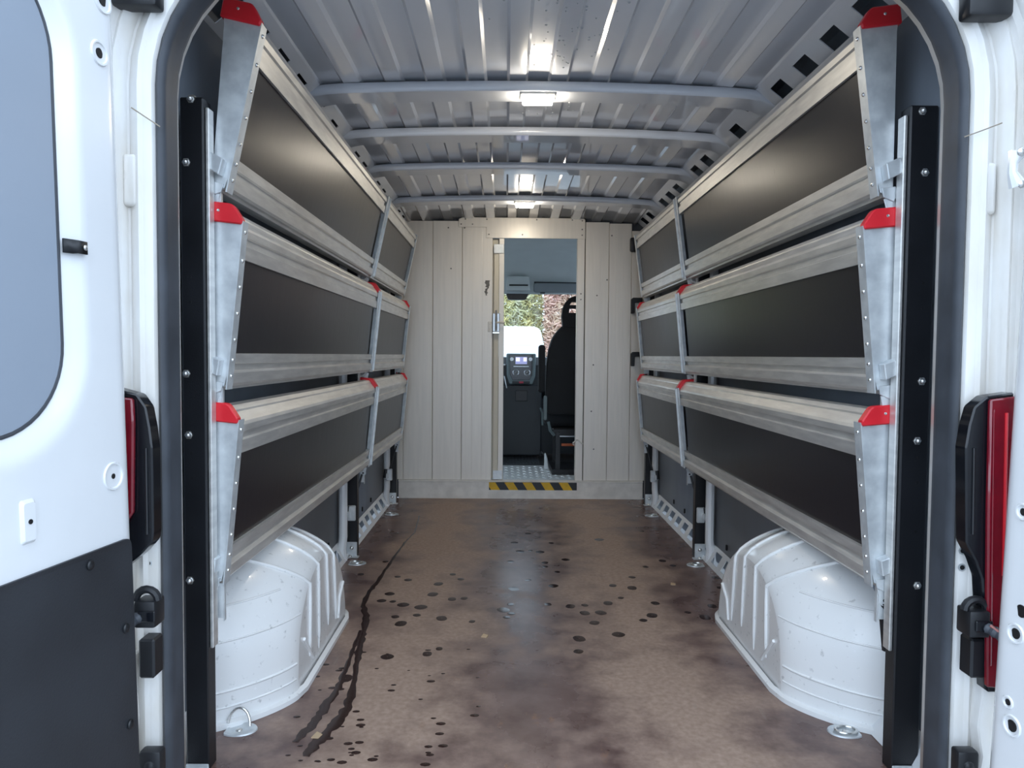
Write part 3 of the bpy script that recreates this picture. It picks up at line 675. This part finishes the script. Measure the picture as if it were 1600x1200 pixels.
def taillight(s, nm):
    Yt = 1.408
    t = thing('tail_light', (s*0.90, Yt, 0.3), '%s rear light cluster, red lens in a black housing beside the door frame' % nm, 'tail light', 'tail lights')
    if s > 0: out = [(1512, 664), (1520, 636), (1540, 619), (1582, 613), (1582, 1080), (1540, 1080), (1532, 905), (1522, 876), (1507, 848), (1506, 700)]
    else: out = [(236, 668), (230, 636), (216, 616), (180, 606), (180, 900), (222, 866), (240, 846), (242, 830), (240, 700)]
    P2 = [at(*p, Y=Yt) for p in out]
    MB().prism([(p.x, p.z) for p in P2], 'y', Yt-0.006, Yt+0.03, 0.003).build('housing', BLKG, t)
    if s > 0: lens = [(1542, 624), (1590, 618), (1590, 1075), (1536, 1070), (1538, 800)]
    else: lens = [(211, 622), (170, 618), (170, 860), (212, 800), (213, 660)]
    P3 = [at(*p, Y=Yt-0.006) for p in lens]
    ln = MB().prism([(p.x, p.z) for p in P3], 'y', Yt-0.018, Yt-0.0065, 0.003).build('lens', REDLENS, t)
    if s > 0:
        c0 = at(1553, 640, Y=Yt-0.02); c1 = at(1548, 1040, Y=Yt-0.02); MB().tube([c0, c1], 0.0016, 6).build('lens_rib', REDLENS, ln)
        c0 = at(1573, 645, Y=Yt-0.02); c1 = at(1568, 900, Y=Yt-0.02); MB().tube([c0, c1], 0.003, 6).build('reflector', RED, ln)
    q = at(1522 if s > 0 else 228, 700, Y=Yt-0.007); q2 = at(1520 if s > 0 else 230, 835, Y=Yt-0.007)
    MB().tube([q, q2], 0.0025, 6).build('housing_ridge', BLK, t)
for s, nm in SIDES: taillight(s, nm)
def connector(s, nm):
    c = at(1510, 960, Y=1.43) if s > 0 else at(243, 945, Y=1.43)
    t = thing('wiring_connector', (c.x, c.y, c.z-0.04), 'black plug and ribbed cable boot between the door frame and the %s rear door' % nm, 'connector', 'door wiring connectors')
    MB().box(c.x-0.022, c.x+0.020, c.y-0.045, c.y, c.z-0.032, c.z+0.022, 0.005, 2).build('plug_body', BLK, t)
    MB().tube([(c.x-0.002+0.022*math.cos(a), c.y-0.03, c.z+0.020+0.022*math.sin(a)) for a in [math.pi*k/8 for k in range(9)]], 0.008, 8).build('locking_lever', BLK, t)
    MB().box(c.x-0.012, c.x+0.022, c.y-0.050, c.y-0.045, c.z-0.018, c.z+0.004, 0.002).build('plug_socket', BLKG, t)
    path = [(c.x+s*0.010, c.y-0.04, c.z-0.008), (c.x+s*0.028, c.y-0.075, c.z-0.020), (c.x+s*0.055, c.y-0.10, c.z-0.042), (c.x+s*0.085, c.y-0.11, c.z-0.075)]
    fine = []; rr = []
    for i in range(len(path)-1):
        for q in range(6): fine.append(Vector(path[i]).lerp(Vector(path[i+1]), q/6)); rr.append(0.012 if q % 2 else 0.0095)
    MB().tube(fine, rr, 10).build('cable_boot', RUBBER, t)
    if s > 0: MB().tube([(c.x+0.012, c.y-0.055, c.z-0.002), (c.x+0.024, c.y-0.075, c.z-0.014)], 0.003, 6).build('red_wire', mat('dull_red_wire', (0.35, 0.12, 0.10), 0.5), t)
    b1 = at(1520 if s > 0 else 236, 1020, Y=1.425)
    MB().box(b1.x-0.016, b1.x+0.016, b1.y-0.02, b1.y+0.02, b1.z-0.045, b1.z+0.035, 0.004).build('rubber_stop', BLK, t)
for s, nm in SIDES: connector(s, nm)
for s, nm in SIDES:
    c = at(1505 if s > 0 else 240, 1190, Y=1.42)
    t = tag(MB().box(c.x-0.022, c.x+0.022, c.y-0.018, c.y+0.01, c.z-0.05, c.z+0.03, 0.006, 2).dome((c.x, c.y-0.018, c.z), (0, -1, 0), 0.011, 0.006).build('frame_buffer', BLK), 'black rubber buffer low on the %s side of the rear door frame' % nm, 'buffer', 'frame buffers')
# door check link on the right pillar
ck = thing('door_check_link', (0.925, 1.39, 1.28), 'white curved door hinge link on the right edge of the frame', 'hinge link')
p0, p1 = at(1589, 240, Y=1.385), at(1590, 290, Y=1.385)
MB().tube([p0, p0.lerp(p1, 0.3)+Vector((-0.008, 0, 0)), p0.lerp(p1, 0.6)+Vector((-0.010, 0, 0)), p1], [0.015, 0.009, 0.009, 0.016], 10).build('link', PAINT, ck)
for p in (p0, p1): MB().dome((p.x, p.y-0.012, p.z), (0, -1, 0), 0.009, 0.006).build('link_bolt', ZINC, ck)

# ------------------------------------------------------------------ rear doors, swung open
def rear_door(s, idx, label, EX, EY, tiltx, ang):
    """panel seen from inside; t runs from the hinge edge towards the camera, z up"""
    ca, sa = math.cos(math.radians(ang)), math.sin(math.radians(ang))
    def D(t, z, d=0.0):  # d: depth outward (away from the van's middle line)
        x = EX+tiltx*(z-0.3)+t*sa+d*ca; y = EY-t*ca+d*sa
        return (s*x, y, z)
    W0, W1, Z0, Z1, R = 0.150, 0.66, 0.885, 1.66, 0.15
    def sd(t, z):  # signed distance to the window recess
        cx, cz = (W0+W1)/2, (Z0+Z1)/2; qx = abs(t-cx)-(W1-W0)/2+R; qz = abs(z-cz)-(Z1-Z0)/2+R
        return math.hypot(max(qx, 0), max(qz, 0))+min(max(qx, qz), 0)-R
    def depth(t, z):
        q = sd(t, z); u = min(1, max(0, (0.045-q)/0.055)); dd = 0.020*(u*u*(3-2*u))
        u = min(1, max(0, (0.030-t)/0.030)); dd += 0.016*u*u
        return dd
    ts = [0.0, 0.006, 0.012, 0.02, 0.03]+[0.04+0.0085*i for i in range(34)]+[0.36+0.035*i for i in range(11)]
    zs = [-0.15+0.035*i for i in range(28)]+[0.83+0.011*i for i in range(80)]+[1.72+0.04*i for i in range(6)]
    rows = []
    for z in zs:
        rows.append([D(0.0, z, 0.075), D(-0.002, z, 0.030)]+[D(t, z, depth(t, z)) for t in ts]+[D(0.735, z, 0.075)])
    d = struct(MB().grid(rows, close=True).build('door_%d' % idx, PAINT, smooth=40), label)
    bl = []
    for t, z in rrect(W0+0.004, W1-0.004, Z0+0.004, Z1-0.004, R-0.004, 10): bl.append((t, z))
    mb = MB(); n = len(bl); mb.add([D(t, z, 0.0165) for t, z in bl]+[D(t, z, 0.026) for t, z in bl], [list(range(n)), list(range(n, 2*n))]+[[i, (i+1) % n, n+(i+1) % n, n+i] for i in range(n)]); mb.build('window_blank', BLANK, d, smooth=0)
    MB().tube([D(t_, z_, 0.0185) for t_, z_ in rrect(W0+0.001, W1-0.001, Z0+0.001, Z1-0.001, R-0.001, 12)], 0.0042, 8, closed=True).build('window_lip', RUBBER, d)
    tp = rrect(0.018, 0.70, -0.14, 0.668, 0.02, 4)
    mb = MB(); n = len(tp); f1 = [D(t, z, depth(t, z)-0.005) for t, z in tp]; f2 = [D(t, z, depth(t, z)+0.003) for t, z in tp]
    mb.add(f1+f2, [list(range(n)), list(range(n, 2*n))]+[[i, (i+1) % n, n+(i+1) % n, n+i] for i in range(n)]); 
    return d, D, depth, mb
def on_door(px, py, D, s):
    """point (t,z) on the door face seen at a pixel of the photograph"""
    best = None
    t, z = 0.1, 1.0
    A = Vector(D(0, 0)); B = Vector(D(1, 0))-A; C_ = Vector(D(0, 1))-A; n = B.cross(C_); r = ray(px, py)
    k = (A-CAM).dot(n)/r.dot(n); p = CAM+r*k-A
    g11, g12, g22 = B.dot(B), B.dot(C_), C_.dot(C_); b1, b2 = p.dot(B), p.dot(C_); det = g11*g22-g12*g12
    return (b1*g22-b2*g12)/det, (g11*b2-g12*b1)/det
d1, D1, dep1, trim1 = rear_door(-1, 1, 'white left rear door swung open, grey blanked window above charcoal trim', 0.815, 1.37, 0.022, 8.0)
tr = trim1.build('lower_trim_panel', TRIM, d1, smooth=0)
ndir = Vector((1, 0, 0))
for px, py in ((137, 883), (193, 981), (200, 1131)):
    t, z = on_door(px, py, D1, -1); MB().dome(D1(t, z, dep1(t, z)-0.0055), (1, 0, 0), 0.009, 0.005, 12).build('trim_stud', BLK, tr)
def hole(Df, px, py, r, par, s, rim=0.0, depth=None):
    t, z = on_door(px, py, Df, s); dd = depth(t, z)
    c = Vector(Df(t, z, dd)); n = Vector((-s, 0, 0))
    if rim: MB().tube([Vector(Df(t+rim*math.cos(a), z+rim*math.sin(a), depth(t+rim*math.cos(a), z+rim*math.sin(a))-0.0002)) for a in [2*math.pi*k/20 for k in range(20)]], 0.003, 6, closed=True).build('pressed_ring', PAINT, par)
    MB().tube([c-n*0.002, c+n*0.0012], [r, r], 14).build('hole', DARKHOLE, par)
hole(D1, 155, 83, 0.009, d1, -1, 0.020, dep1)
hole(D1, 177, 744, 0.005, d1, -1, 0.024, dep1)
hole(D1, 160, 0, 0.011, d1, -1, 0.022, dep1)
t, z = on_door(43, 815, D1, -1)
mb = MB(); n0 = rrect(t-0.016, t+0.016, z-0.036, z+0.036, 0.006); n1 = rrect(t-0.011, t+0.011, z-0.030, z+0.030, 0.004); k = len(n0)
mb.grid([[D1(a, b, dep1(a, b)+0.001) for a, b in n0], [D1(a, b, dep1(a, b)-0.005) for a, b in n1], [D1(t+(a-t)*0.02, z+(b-z)*0.02, dep1(t, z)-0.005) for a, b in n1]], close=True).build('pressed_pad', PAINT, d1)
MB().tube([Vector(D1(t, z, dep1(t, z)-0.0045)), Vector(D1(t, z, dep1(t, z)-0.0065))], [0.004, 0.004], 10).build('hole', DARKHOLE, d1)
t, z = on_door(119, 386, D1, -1)
cl = MB(); cl.grid([[D1(t-0.016, z+zz, 0.006) for zz in (-0.011, 0.011)], [D1(t+0.004, z+zz, 0.006) for zz in (-0.011, 0.011)], [D1(t+0.008, z+zz, 0.014) for zz in (-0.012, 0.012)], [D1(t+0.022, z+zz, 0.020) for zz in (-0.012, 0.012)]])
for i, v in enumerate(cl.v): cl.v[i] = (v[0]+0.012, v[1], v[2])
co = cl.build('retaining_clip', BLK, d1, solid=0.004); MB().dome(Vector(D1(t-0.008, z, 0.004))+Vector((0.014, 0, 0)), (1, 0, 0), 0.005, 0.003).build('clip_screw', ZINC, co)

d2, D2, dep2, trim2 = rear_door(1, 2, 'white right rear door swung open, only its hinge edge in view', 0.838, 1.36, 0.030, 8.0)
for px, py, r, rim in ((1587, 990, 0.010, 0.017), (1581, 1134, 0.011, 0.018), (1575, 1097, 0.006, 0.010), (1596, 955, 0.012, 0.0), (1599, 800, 0.007, 0.014)):
    hole(D2, px, py, r, d2, 1, rim, dep2)

# ------------------------------------------------------------------ cab
struct(MB().box(-0.95, 0.95, 5.06, 7.6, 0.02, 0.05).build('floor_cab', CABDARK, smooth=0))
tp = thing('tread_plate', (0.13, 5.6, 0.05), 'bright aluminium tread plate on the cab floor behind the doorway', 'floor plate')
MB().box(-0.45, 0.72, 5.066, 6.19, 0.0505, 0.056, 0.001).build('sheet', TREAD, tp)
mb = MB()
for i in range(14):
    for j in range(10):
        x = -0.2+i*0.05; y = 5.55+j*0.062; a = 0.6 if (i+j) % 2 else -0.6; dx, dy = 0.018*math.cos(a), 0.018*math.sin(a)
        mb.tube([(x-dx, y-dy, 0.0565), (x, y, 0.0585), (x+dx, y+dy, 0.0565)], [0.001, 0.005, 0.001], 5)
o = mb.build('tread_pattern', TREAD, tp); o['kind'] = 'stuff'
rm = thing('rubber_mat', (0.0, 6.7, 0.05), 'ribbed black rubber mat on the cab floor', 'mat')
MB().box(-0.6, 0.20, 6.20, 7.15, 0.0505, 0.066, 0.006).build('mat', MATM, rm)
mb = MB()
for i in range(14): mb.box(-0.22+i*0.03, -0.214+i*0.03, 6.22, 7.0, 0.066, 0.070)
for j in range(9): mb.box(-0.22, 0.19, 6.25+j*0.09, 6.258+j*0.09, 0.066, 0.0705)
o = mb.build('mat_ribs', MATM, rm, smooth=0); o['kind'] = 'stuff'
for s, nm in SIDES:
    wc = MB().box(s*0.955, s*0.985, 5.05, 7.7, -0.1, 1.0).box(s*0.955, s*0.985, 5.05, 5.55, 1.0, 2.0).box(s*0.93, s*0.985, 5.05, 6.75, 1.68, 2.0)
    wc.add([(s*0.95, 6.62, 1.70), (s*0.95, 6.75, 1.70), (s*0.95, 7.62, 1.0), (s*0.95, 7.48, 1.0), (s*0.90, 6.62, 1.70), (s*0.90, 6.75, 1.70), (s*0.90, 7.62, 1.0), (s*0.90, 7.48, 1.0)], [[0, 1, 2, 3], [4, 5, 6, 7], [0, 1, 5, 4], [1, 2, 6, 5], [2, 3, 7, 6], [3, 0, 4, 7]])
    struct(wc.build('wall_cab_'+nm, CABGREY, smooth=0))
lin = [(5.064, 1.93), (5.75, 1.935), (6.15, 1.90), (6.40, 1.80), (6.50, 1.70), (6.54, 1.60), (6.60, 1.585), (6.64, 1.62), (6.62, 1.80), (6.45, 1.97), (6.0, 2.02), (5.064, 2.03)]
struct(MB().prism(lin, 'x', -0.955, 0.955).build('ceiling_cab', CABGREY, smooth=40), 'grey cab roof lining')
ws = [(-0.90, 6.66, 1.63), (0.90, 6.66, 1.63), (0.93, 7.60, 0.99), (-0.93, 7.60, 0.99)]
wg = struct(MB().add(ws, [[0, 1, 2, 3]]).build('window_1', GLASS, smooth=0), 'sloping windscreen')
oc = thing('overhead_console', (0.0, 6.40, 1.57), 'grey overhead console with a slot above the windscreen', 'console')
MB().prism([(-0.115, 1.60), (0.105, 1.60), (0.095, 1.73), (-0.105, 1.73)], 'y', 6.40, 6.53, 0.006).build('shell', CABGREY, oc)
MB().box(-0.085, 0.085, 6.392, 6.40, 1.642, 1.654, 0.002).build('slot', DARKHOLE, oc)
tag(MB().prism([(-0.112, 1.572), (0.092, 1.572), (0.066, 1.524), (0.05, 1.520), (-0.08, 1.520), (-0.095, 1.526)], 'y', 6.40, 6.50, 0.004).build('rear_view_mirror', BLK), 'black interior mirror under the overhead console', 'mirror')
sv_ = thing('sun_visor', (0.34, 6.42, 1.57), 'grey sun visor folded down beside the console', 'sun visor')
MB().prism(rrect(0.135, 0.56, 1.585, 1.672, 0.02), 'y', 6.42, 6.445, 0.006).build('visor_pad', mat('visor_grey', (0.25, 0.28, 0.30), 0.8), sv_)
MB().tube([(0.14, 6.435, 1.678), (0.55, 6.435, 1.674)], 0.007, 8).build('visor_rod', CABDARK, sv_)
MB().box(0.195, 0.24, 6.415, 6.44, 1.577, 1.588, 0.003).build('visor_clip', CABDARK, sv_)
db = thing('dashboard', (0.0, 6.6, 0.1), 'dark dashboard with grey-framed centre stack, radio screen and heater dials', 'dashboard')
dprof = [(6.62, 0.10), (6.62, 0.62), (6.52, 0.70), (6.52, 0.93), (6.60, 1.00), (6.80, 1.005), (7.58, 0.985), (7.58, 0.10)]
MB().prism(dprof, 'x', -0.945, 0.945).build('body', CABDARK, db, smooth=30)
YS = 6.46
st = MB().prism([(-0.105, 1.035), (0.165, 1.035), (0.160, 0.83), (0.135, 0.755), (-0.075, 0.755), (-0.10, 0.83)], 'y', YS, YS+0.16, 0.008).build('centre_stack', CABTEAL, db)
MB().prism([(-0.075, 1.025), (0.135, 1.025), (0.130, 0.84), (0.105, 0.795), (-0.045, 0.795), (-0.07, 0.84)], 'y', YS-0.006, YS, 0.002).build('radio_fascia', BLKG, st)
rs_ = MB().box(-0.022, 0.083, YS-0.009, YS-0.006, 0.940, 1.005, 0.001).build('radio_screen', SCREEN, st)
MB().box(-0.018, 0.018, YS-0.0105, YS-0.009, 0.965, 1.000).build('screen_tile', SCREEN2, st, smooth=0)
MB().box(0.050, 0.080, YS-0.0105, YS-0.009, 0.965, 1.000).build('screen_tile', SCREEN2, st, smooth=0)
for x in (-0.055, 0.115): MB().cyl((x, YS-0.006, 0.985), (x, YS-0.022, 0.985), 0.017, 16).build('radio_knob', SILV, st)
MB().box(-0.04, 0.10, YS-0.0085, YS-0.006, 0.915, 0.922).build('button_row', SILV, st, smooth=0)
for x in (-0.018, 0.085):
    MB().tube([(x+0.026*math.cos(a), YS-0.008, 0.862+0.026*math.sin(a)) for a in [2*math.pi*k/20 for k in range(20)]], 0.004, 6, closed=True).build('heater_dial', SILV, st)
    MB().tube([(x-0.014, YS-0.010, 0.852), (x+0.012, YS-0.010, 0.868)], 0.006, 8).build('dial_pointer', SILV, st)
MB().box(-0.05, 0.11, YS-0.004, YS+0.001, 0.762, 0.784, 0.002).build('switch_strip', CABDARK, st)
MB().box(0.012, 0.052, YS-0.007, YS-0.004, 0.764, 0.783, 0.002).build('hazard_switch', mat('dark_red_switch', (0.38, 0.02, 0.05), 0.4), st)
MB().box(-0.15, 0.22, YS+0.03, 6.64, 0.10, 0.752, 0.01).build('lower_console', CABDARK, db)
MB().box(-0.02, 0.09, YS+0.022, YS+0.03, 0.60, 0.70, 0.004).build('storage_lid', BLK, db)
MB().tube([(-0.20, 6.35, 0.945), (-0.115, 6.36, 0.93)], 0.008, 8).build('column_stalk', SILV, db)
MB().tube([(-0.125, YS, 0.83), (-0.10, YS, 0.72)], 0.006, 6).build('bezel_trim', SILV, db)

seat = thing('cab_seat', (0.45, 5.85, 0.06), 'black fabric cab seat with slotted headrest seen from behind through the doorway', 'seat')
YSB = 5.70; cxs = 0.452
bk = [(0.292, 1.205), (0.262, 1.16), (0.236, 1.08), (0.220, 0.96), (0.214, 0.80), (0.216, 0.60), (0.235, 0.545)]
poly = bk+[(2*cxs-x, z) for x, z in bk[::-1]]+[(2*cxs-0.345, 1.262), (0.345, 1.262)]
MB().prism(poly, 'y', YSB, YSB+0.13, 0.018, 2).build('backrest', SEATM, seat)
hr = [(0.345, 1.25), (0.336, 1.33), (0.345, 1.40), (0.365, 1.448), (0.400, 1.482), (cxs, 1.494)]
hm = [(2*cxs-x, z) for x, z in hr[:-1]][::-1]
def band(z0, z1, xl0, xl1):
    return [(xl0, z0), (2*cxs-xl0, z0), (2*cxs-xl1, z1), (xl1, z1)]
mb = MB()
mb.prism([(0.345, 1.25), (0.336, 1.33), (0.339, 1.362), (2*cxs-0.339, 1.362), (2*cxs-0.336, 1.33), (2*cxs-0.345, 1.25)], 'y', YSB-0.01, YSB+0.09)
mb.prism([(0.339, 1.362), (0.345, 1.40), (0.398, 1.40), (0.392, 1.362)], 'y', YSB-0.01, YSB+0.09); mb.prism([(2*cxs-0.339, 1.362), (2*cxs-0.345, 1.40), (2*cxs-0.398, 1.40), (2*cxs-0.392, 1.362)], 'y', YSB-0.01, YSB+0.09)
mb.prism([(0.345, 1.40), (0.354, 1.424), (2*cxs-0.354, 1.424), (2*cxs-0.345, 1.40)], 'y', YSB-0.01, YSB+0.09)
mb.prism([(0.354, 1.424), (0.369, 1.452), (0.415, 1.452), (0.398, 1.424)], 'y', YSB-0.01, YSB+0.09); mb.prism([(2*cxs-0.354, 1.424), (2*cxs-0.369, 1.452), (2*cxs-0.415, 1.452), (2*cxs-0.398, 1.424)], 'y', YSB-0.01, YSB+0.09)
mb.prism([(0.369, 1.452), (0.400, 1.482), (cxs-0.02, 1.494), (cxs+0.02, 1.494), (2*cxs-0.400, 1.482), (2*cxs-0.369, 1.452)], 'y', YSB-0.01, YSB+0.09)
mb.build('headrest', SEATM, seat, smooth=20)
MB().prism(rrect(0.152, 0.207, 0.72, 1.105, 0.024, 5), 'y', YSB-0.005, YSB+0.06, 0.01, 2).build('armrest', SEATM, seat)
MB().box(0.21, 0.69, YSB+0.10, 6.28, 0.43, 0.58, 0.05, 3).build('cushion', SEATM, seat)
MB().box(0.27, 0.64, YSB+0.05, 6.2, 0.36, 0.43, 0.01).box(0.30, 0.335, YSB+0.02, YSB+0.06, 0.06, 0.40).box(0.30, 0.335, 6.1, 6.14, 0.06, 0.40).box(0.60, 0.64, YSB+0.02, YSB+0.06, 0.06, 0.40).box(0.27, 0.66, YSB, 6.2, 0.056, 0.10).build('pedestal', BLK, seat)
MB().box(0.345, 0.60, YSB+0.01, YSB+0.025, 0.29, 0.31).build('label_strip', ORANGE, seat, smooth=0)
MB().box(0.33, 0.60, YSB-0.005, YSB+0.012, 0.365, 0.375).build('cross_rail', SILV, seat, smooth=0)
MB().prism(rrect(0.196, 0.224, 0.50, 0.70, 0.013, 4), 'y', YSB-0.03, YSB-0.005, 0.004).build('recline_cover', CABTEAL, seat)
MB().tube([(0.235, YSB-0.02, 0.49), (0.25, YSB-0.03, 0.42), (0.285, YSB-0.02, 0.38)], 0.012, 8).build('recline_lever', CABTEAL, seat)
MB().tube([(0.17, YSB-0.02, 0.60), (0.185, YSB-0.02, 0.56), (0.19, YSB-0.01, 0.46)], 0.008, 8).build('height_lever', CABTEAL, seat)
hb_ = thing('floor_bracket', (0.24, 6.0, 0.056), 'pale upright bracket with black tip on the cab floor beside the seat pedestal', 'bracket')
MB().prism([(0.222, 0.058), (0.262, 0.058), (0.250, 0.15), (0.235, 0.195), (0.222, 0.19)], 'y', 5.98, 6.02, 0.006).build('cover', TREAD, hb_)
MB().tube([(0.225, 6.0, 0.18), (0.205, 6.02, 0.20), (0.19, 6.05, 0.17)], 0.012, 8).build('grip', BLK, hb_)

# ------------------------------------------------------------------ outside, beyond the windscreen
GZ = -0.58
pv = thing('parked_van', (-0.2, 22, GZ), 'white van parked ahead, seen through the windscreen', 'van')
body = [(-1.25, GZ+0.35), (0.85, GZ+0.35), (1.08, 0.30), (1.06, 1.10), (0.93, 1.72), (0.86, 1.82), (0.70, 1.875), (-1.10, 1.875), (-1.26, 1.82), (-1.33, 1.72), (-1.46, 1.10), (-1.48, 0.30)]
MB().prism(body, 'y', 21.0, 25.5, 0.04, 2).build('body', VANW, pv)
for xa, xb in ((-1.30, -0.215), (-0.195, 0.90)):
    dr = MB().prism([(xa, GZ+0.45), (xb, GZ+0.45), (xb-0.0, 1.05), (xb-0.08 if xb > 0 else xb, 1.68), (xa+0.08 if xa < -1 else xa, 1.68), (xa, 1.05)], 'y', 20.96, 21.0, 0.01).build('rear_door', VANW, pv)
    MB().box((xa+xb)/2-0.35, (xa+xb)/2+0.35, 20.952, 20.96, 1.32, 1.335).build('door_crease', VANW, dr)
MB().box(-1.45, 1.05, 20.9, 21.05, GZ+0.28, GZ+0.55, 0.03).build('bumper', BLK, pv)
for x in (-1.40, 0.98): MB().box(x-0.06, x+0.06, 20.95, 21.05, 0.1, 0.8, 0.02).build('tail_lamp', REDLENS, pv)
for x in (-1.30, 0.90):
    for y in (21.8, 24.8): MB().cyl((x-0.1, y, GZ+0.34), (x+0.1, y, GZ+0.34), 0.34, 20).build('wheel', BLK, pv)
def bush(name, x0, x1, y0, y1, h, n, m, label, seed):
    r = random.Random(seed); t = thing(name, ((x0+x1)/2, (y0+y1)/2, GZ), label, 'hedge')
    mb = MB()
    for k in range(7):
        x = x0+(x1-x0)*(k+0.5)/7; y = (y0+y1)/2; mb.tube([(x, y, GZ), (x+r.uniform(-.2, .2), y+0.1, h*0.4), (x+r.uniform(-.5, .5), y, h*0.9)], [0.07, 0.05, 0.02], 6)
        for q in range(8):
            z = GZ+(h-GZ)*(0.2+0.09*q); mb.tube([(x, y, z), (x+r.uniform(-.7, .7), y+r.uniform(-.8, .3), z+0.8)], [0.025, 0.006], 4)
    mb.build('branches', BARK, t)
    lf = MB()
    for k in range(n):
        c = Vector((r.uniform(x0, x1), r.uniform(y0, y1), GZ+(h-GZ)*r.random())); a = Vector((r.gauss(0, 1), r.gauss(0, 1)*0.6, r.gauss(0, 1))).normalized(); b = a.orthogonal().normalized()
        l = r.uniform(0.09, 0.2); w_ = l*0.22
        lf.add([c-a*l, c+b*w_, c+a*l, c-b*w_], [[0, 1, 2, 3]])
    o = lf.build('foliage', m, t, smooth=0); o['kind'] = 'stuff'
bush('yellow_hedge', -9.0, 1.3, 27.0, 28.4, 4.6, 42000, LEAFY, 'pale yellow-green hedge beyond the windscreen, left of the pink one', 1)
bush('pink_hedge', 1.35, 10.0, 26.5, 28.0, 4.8, 42000, LEAFP, 'pinkish twiggy hedge beyond the windscreen beside the headrest', 2)
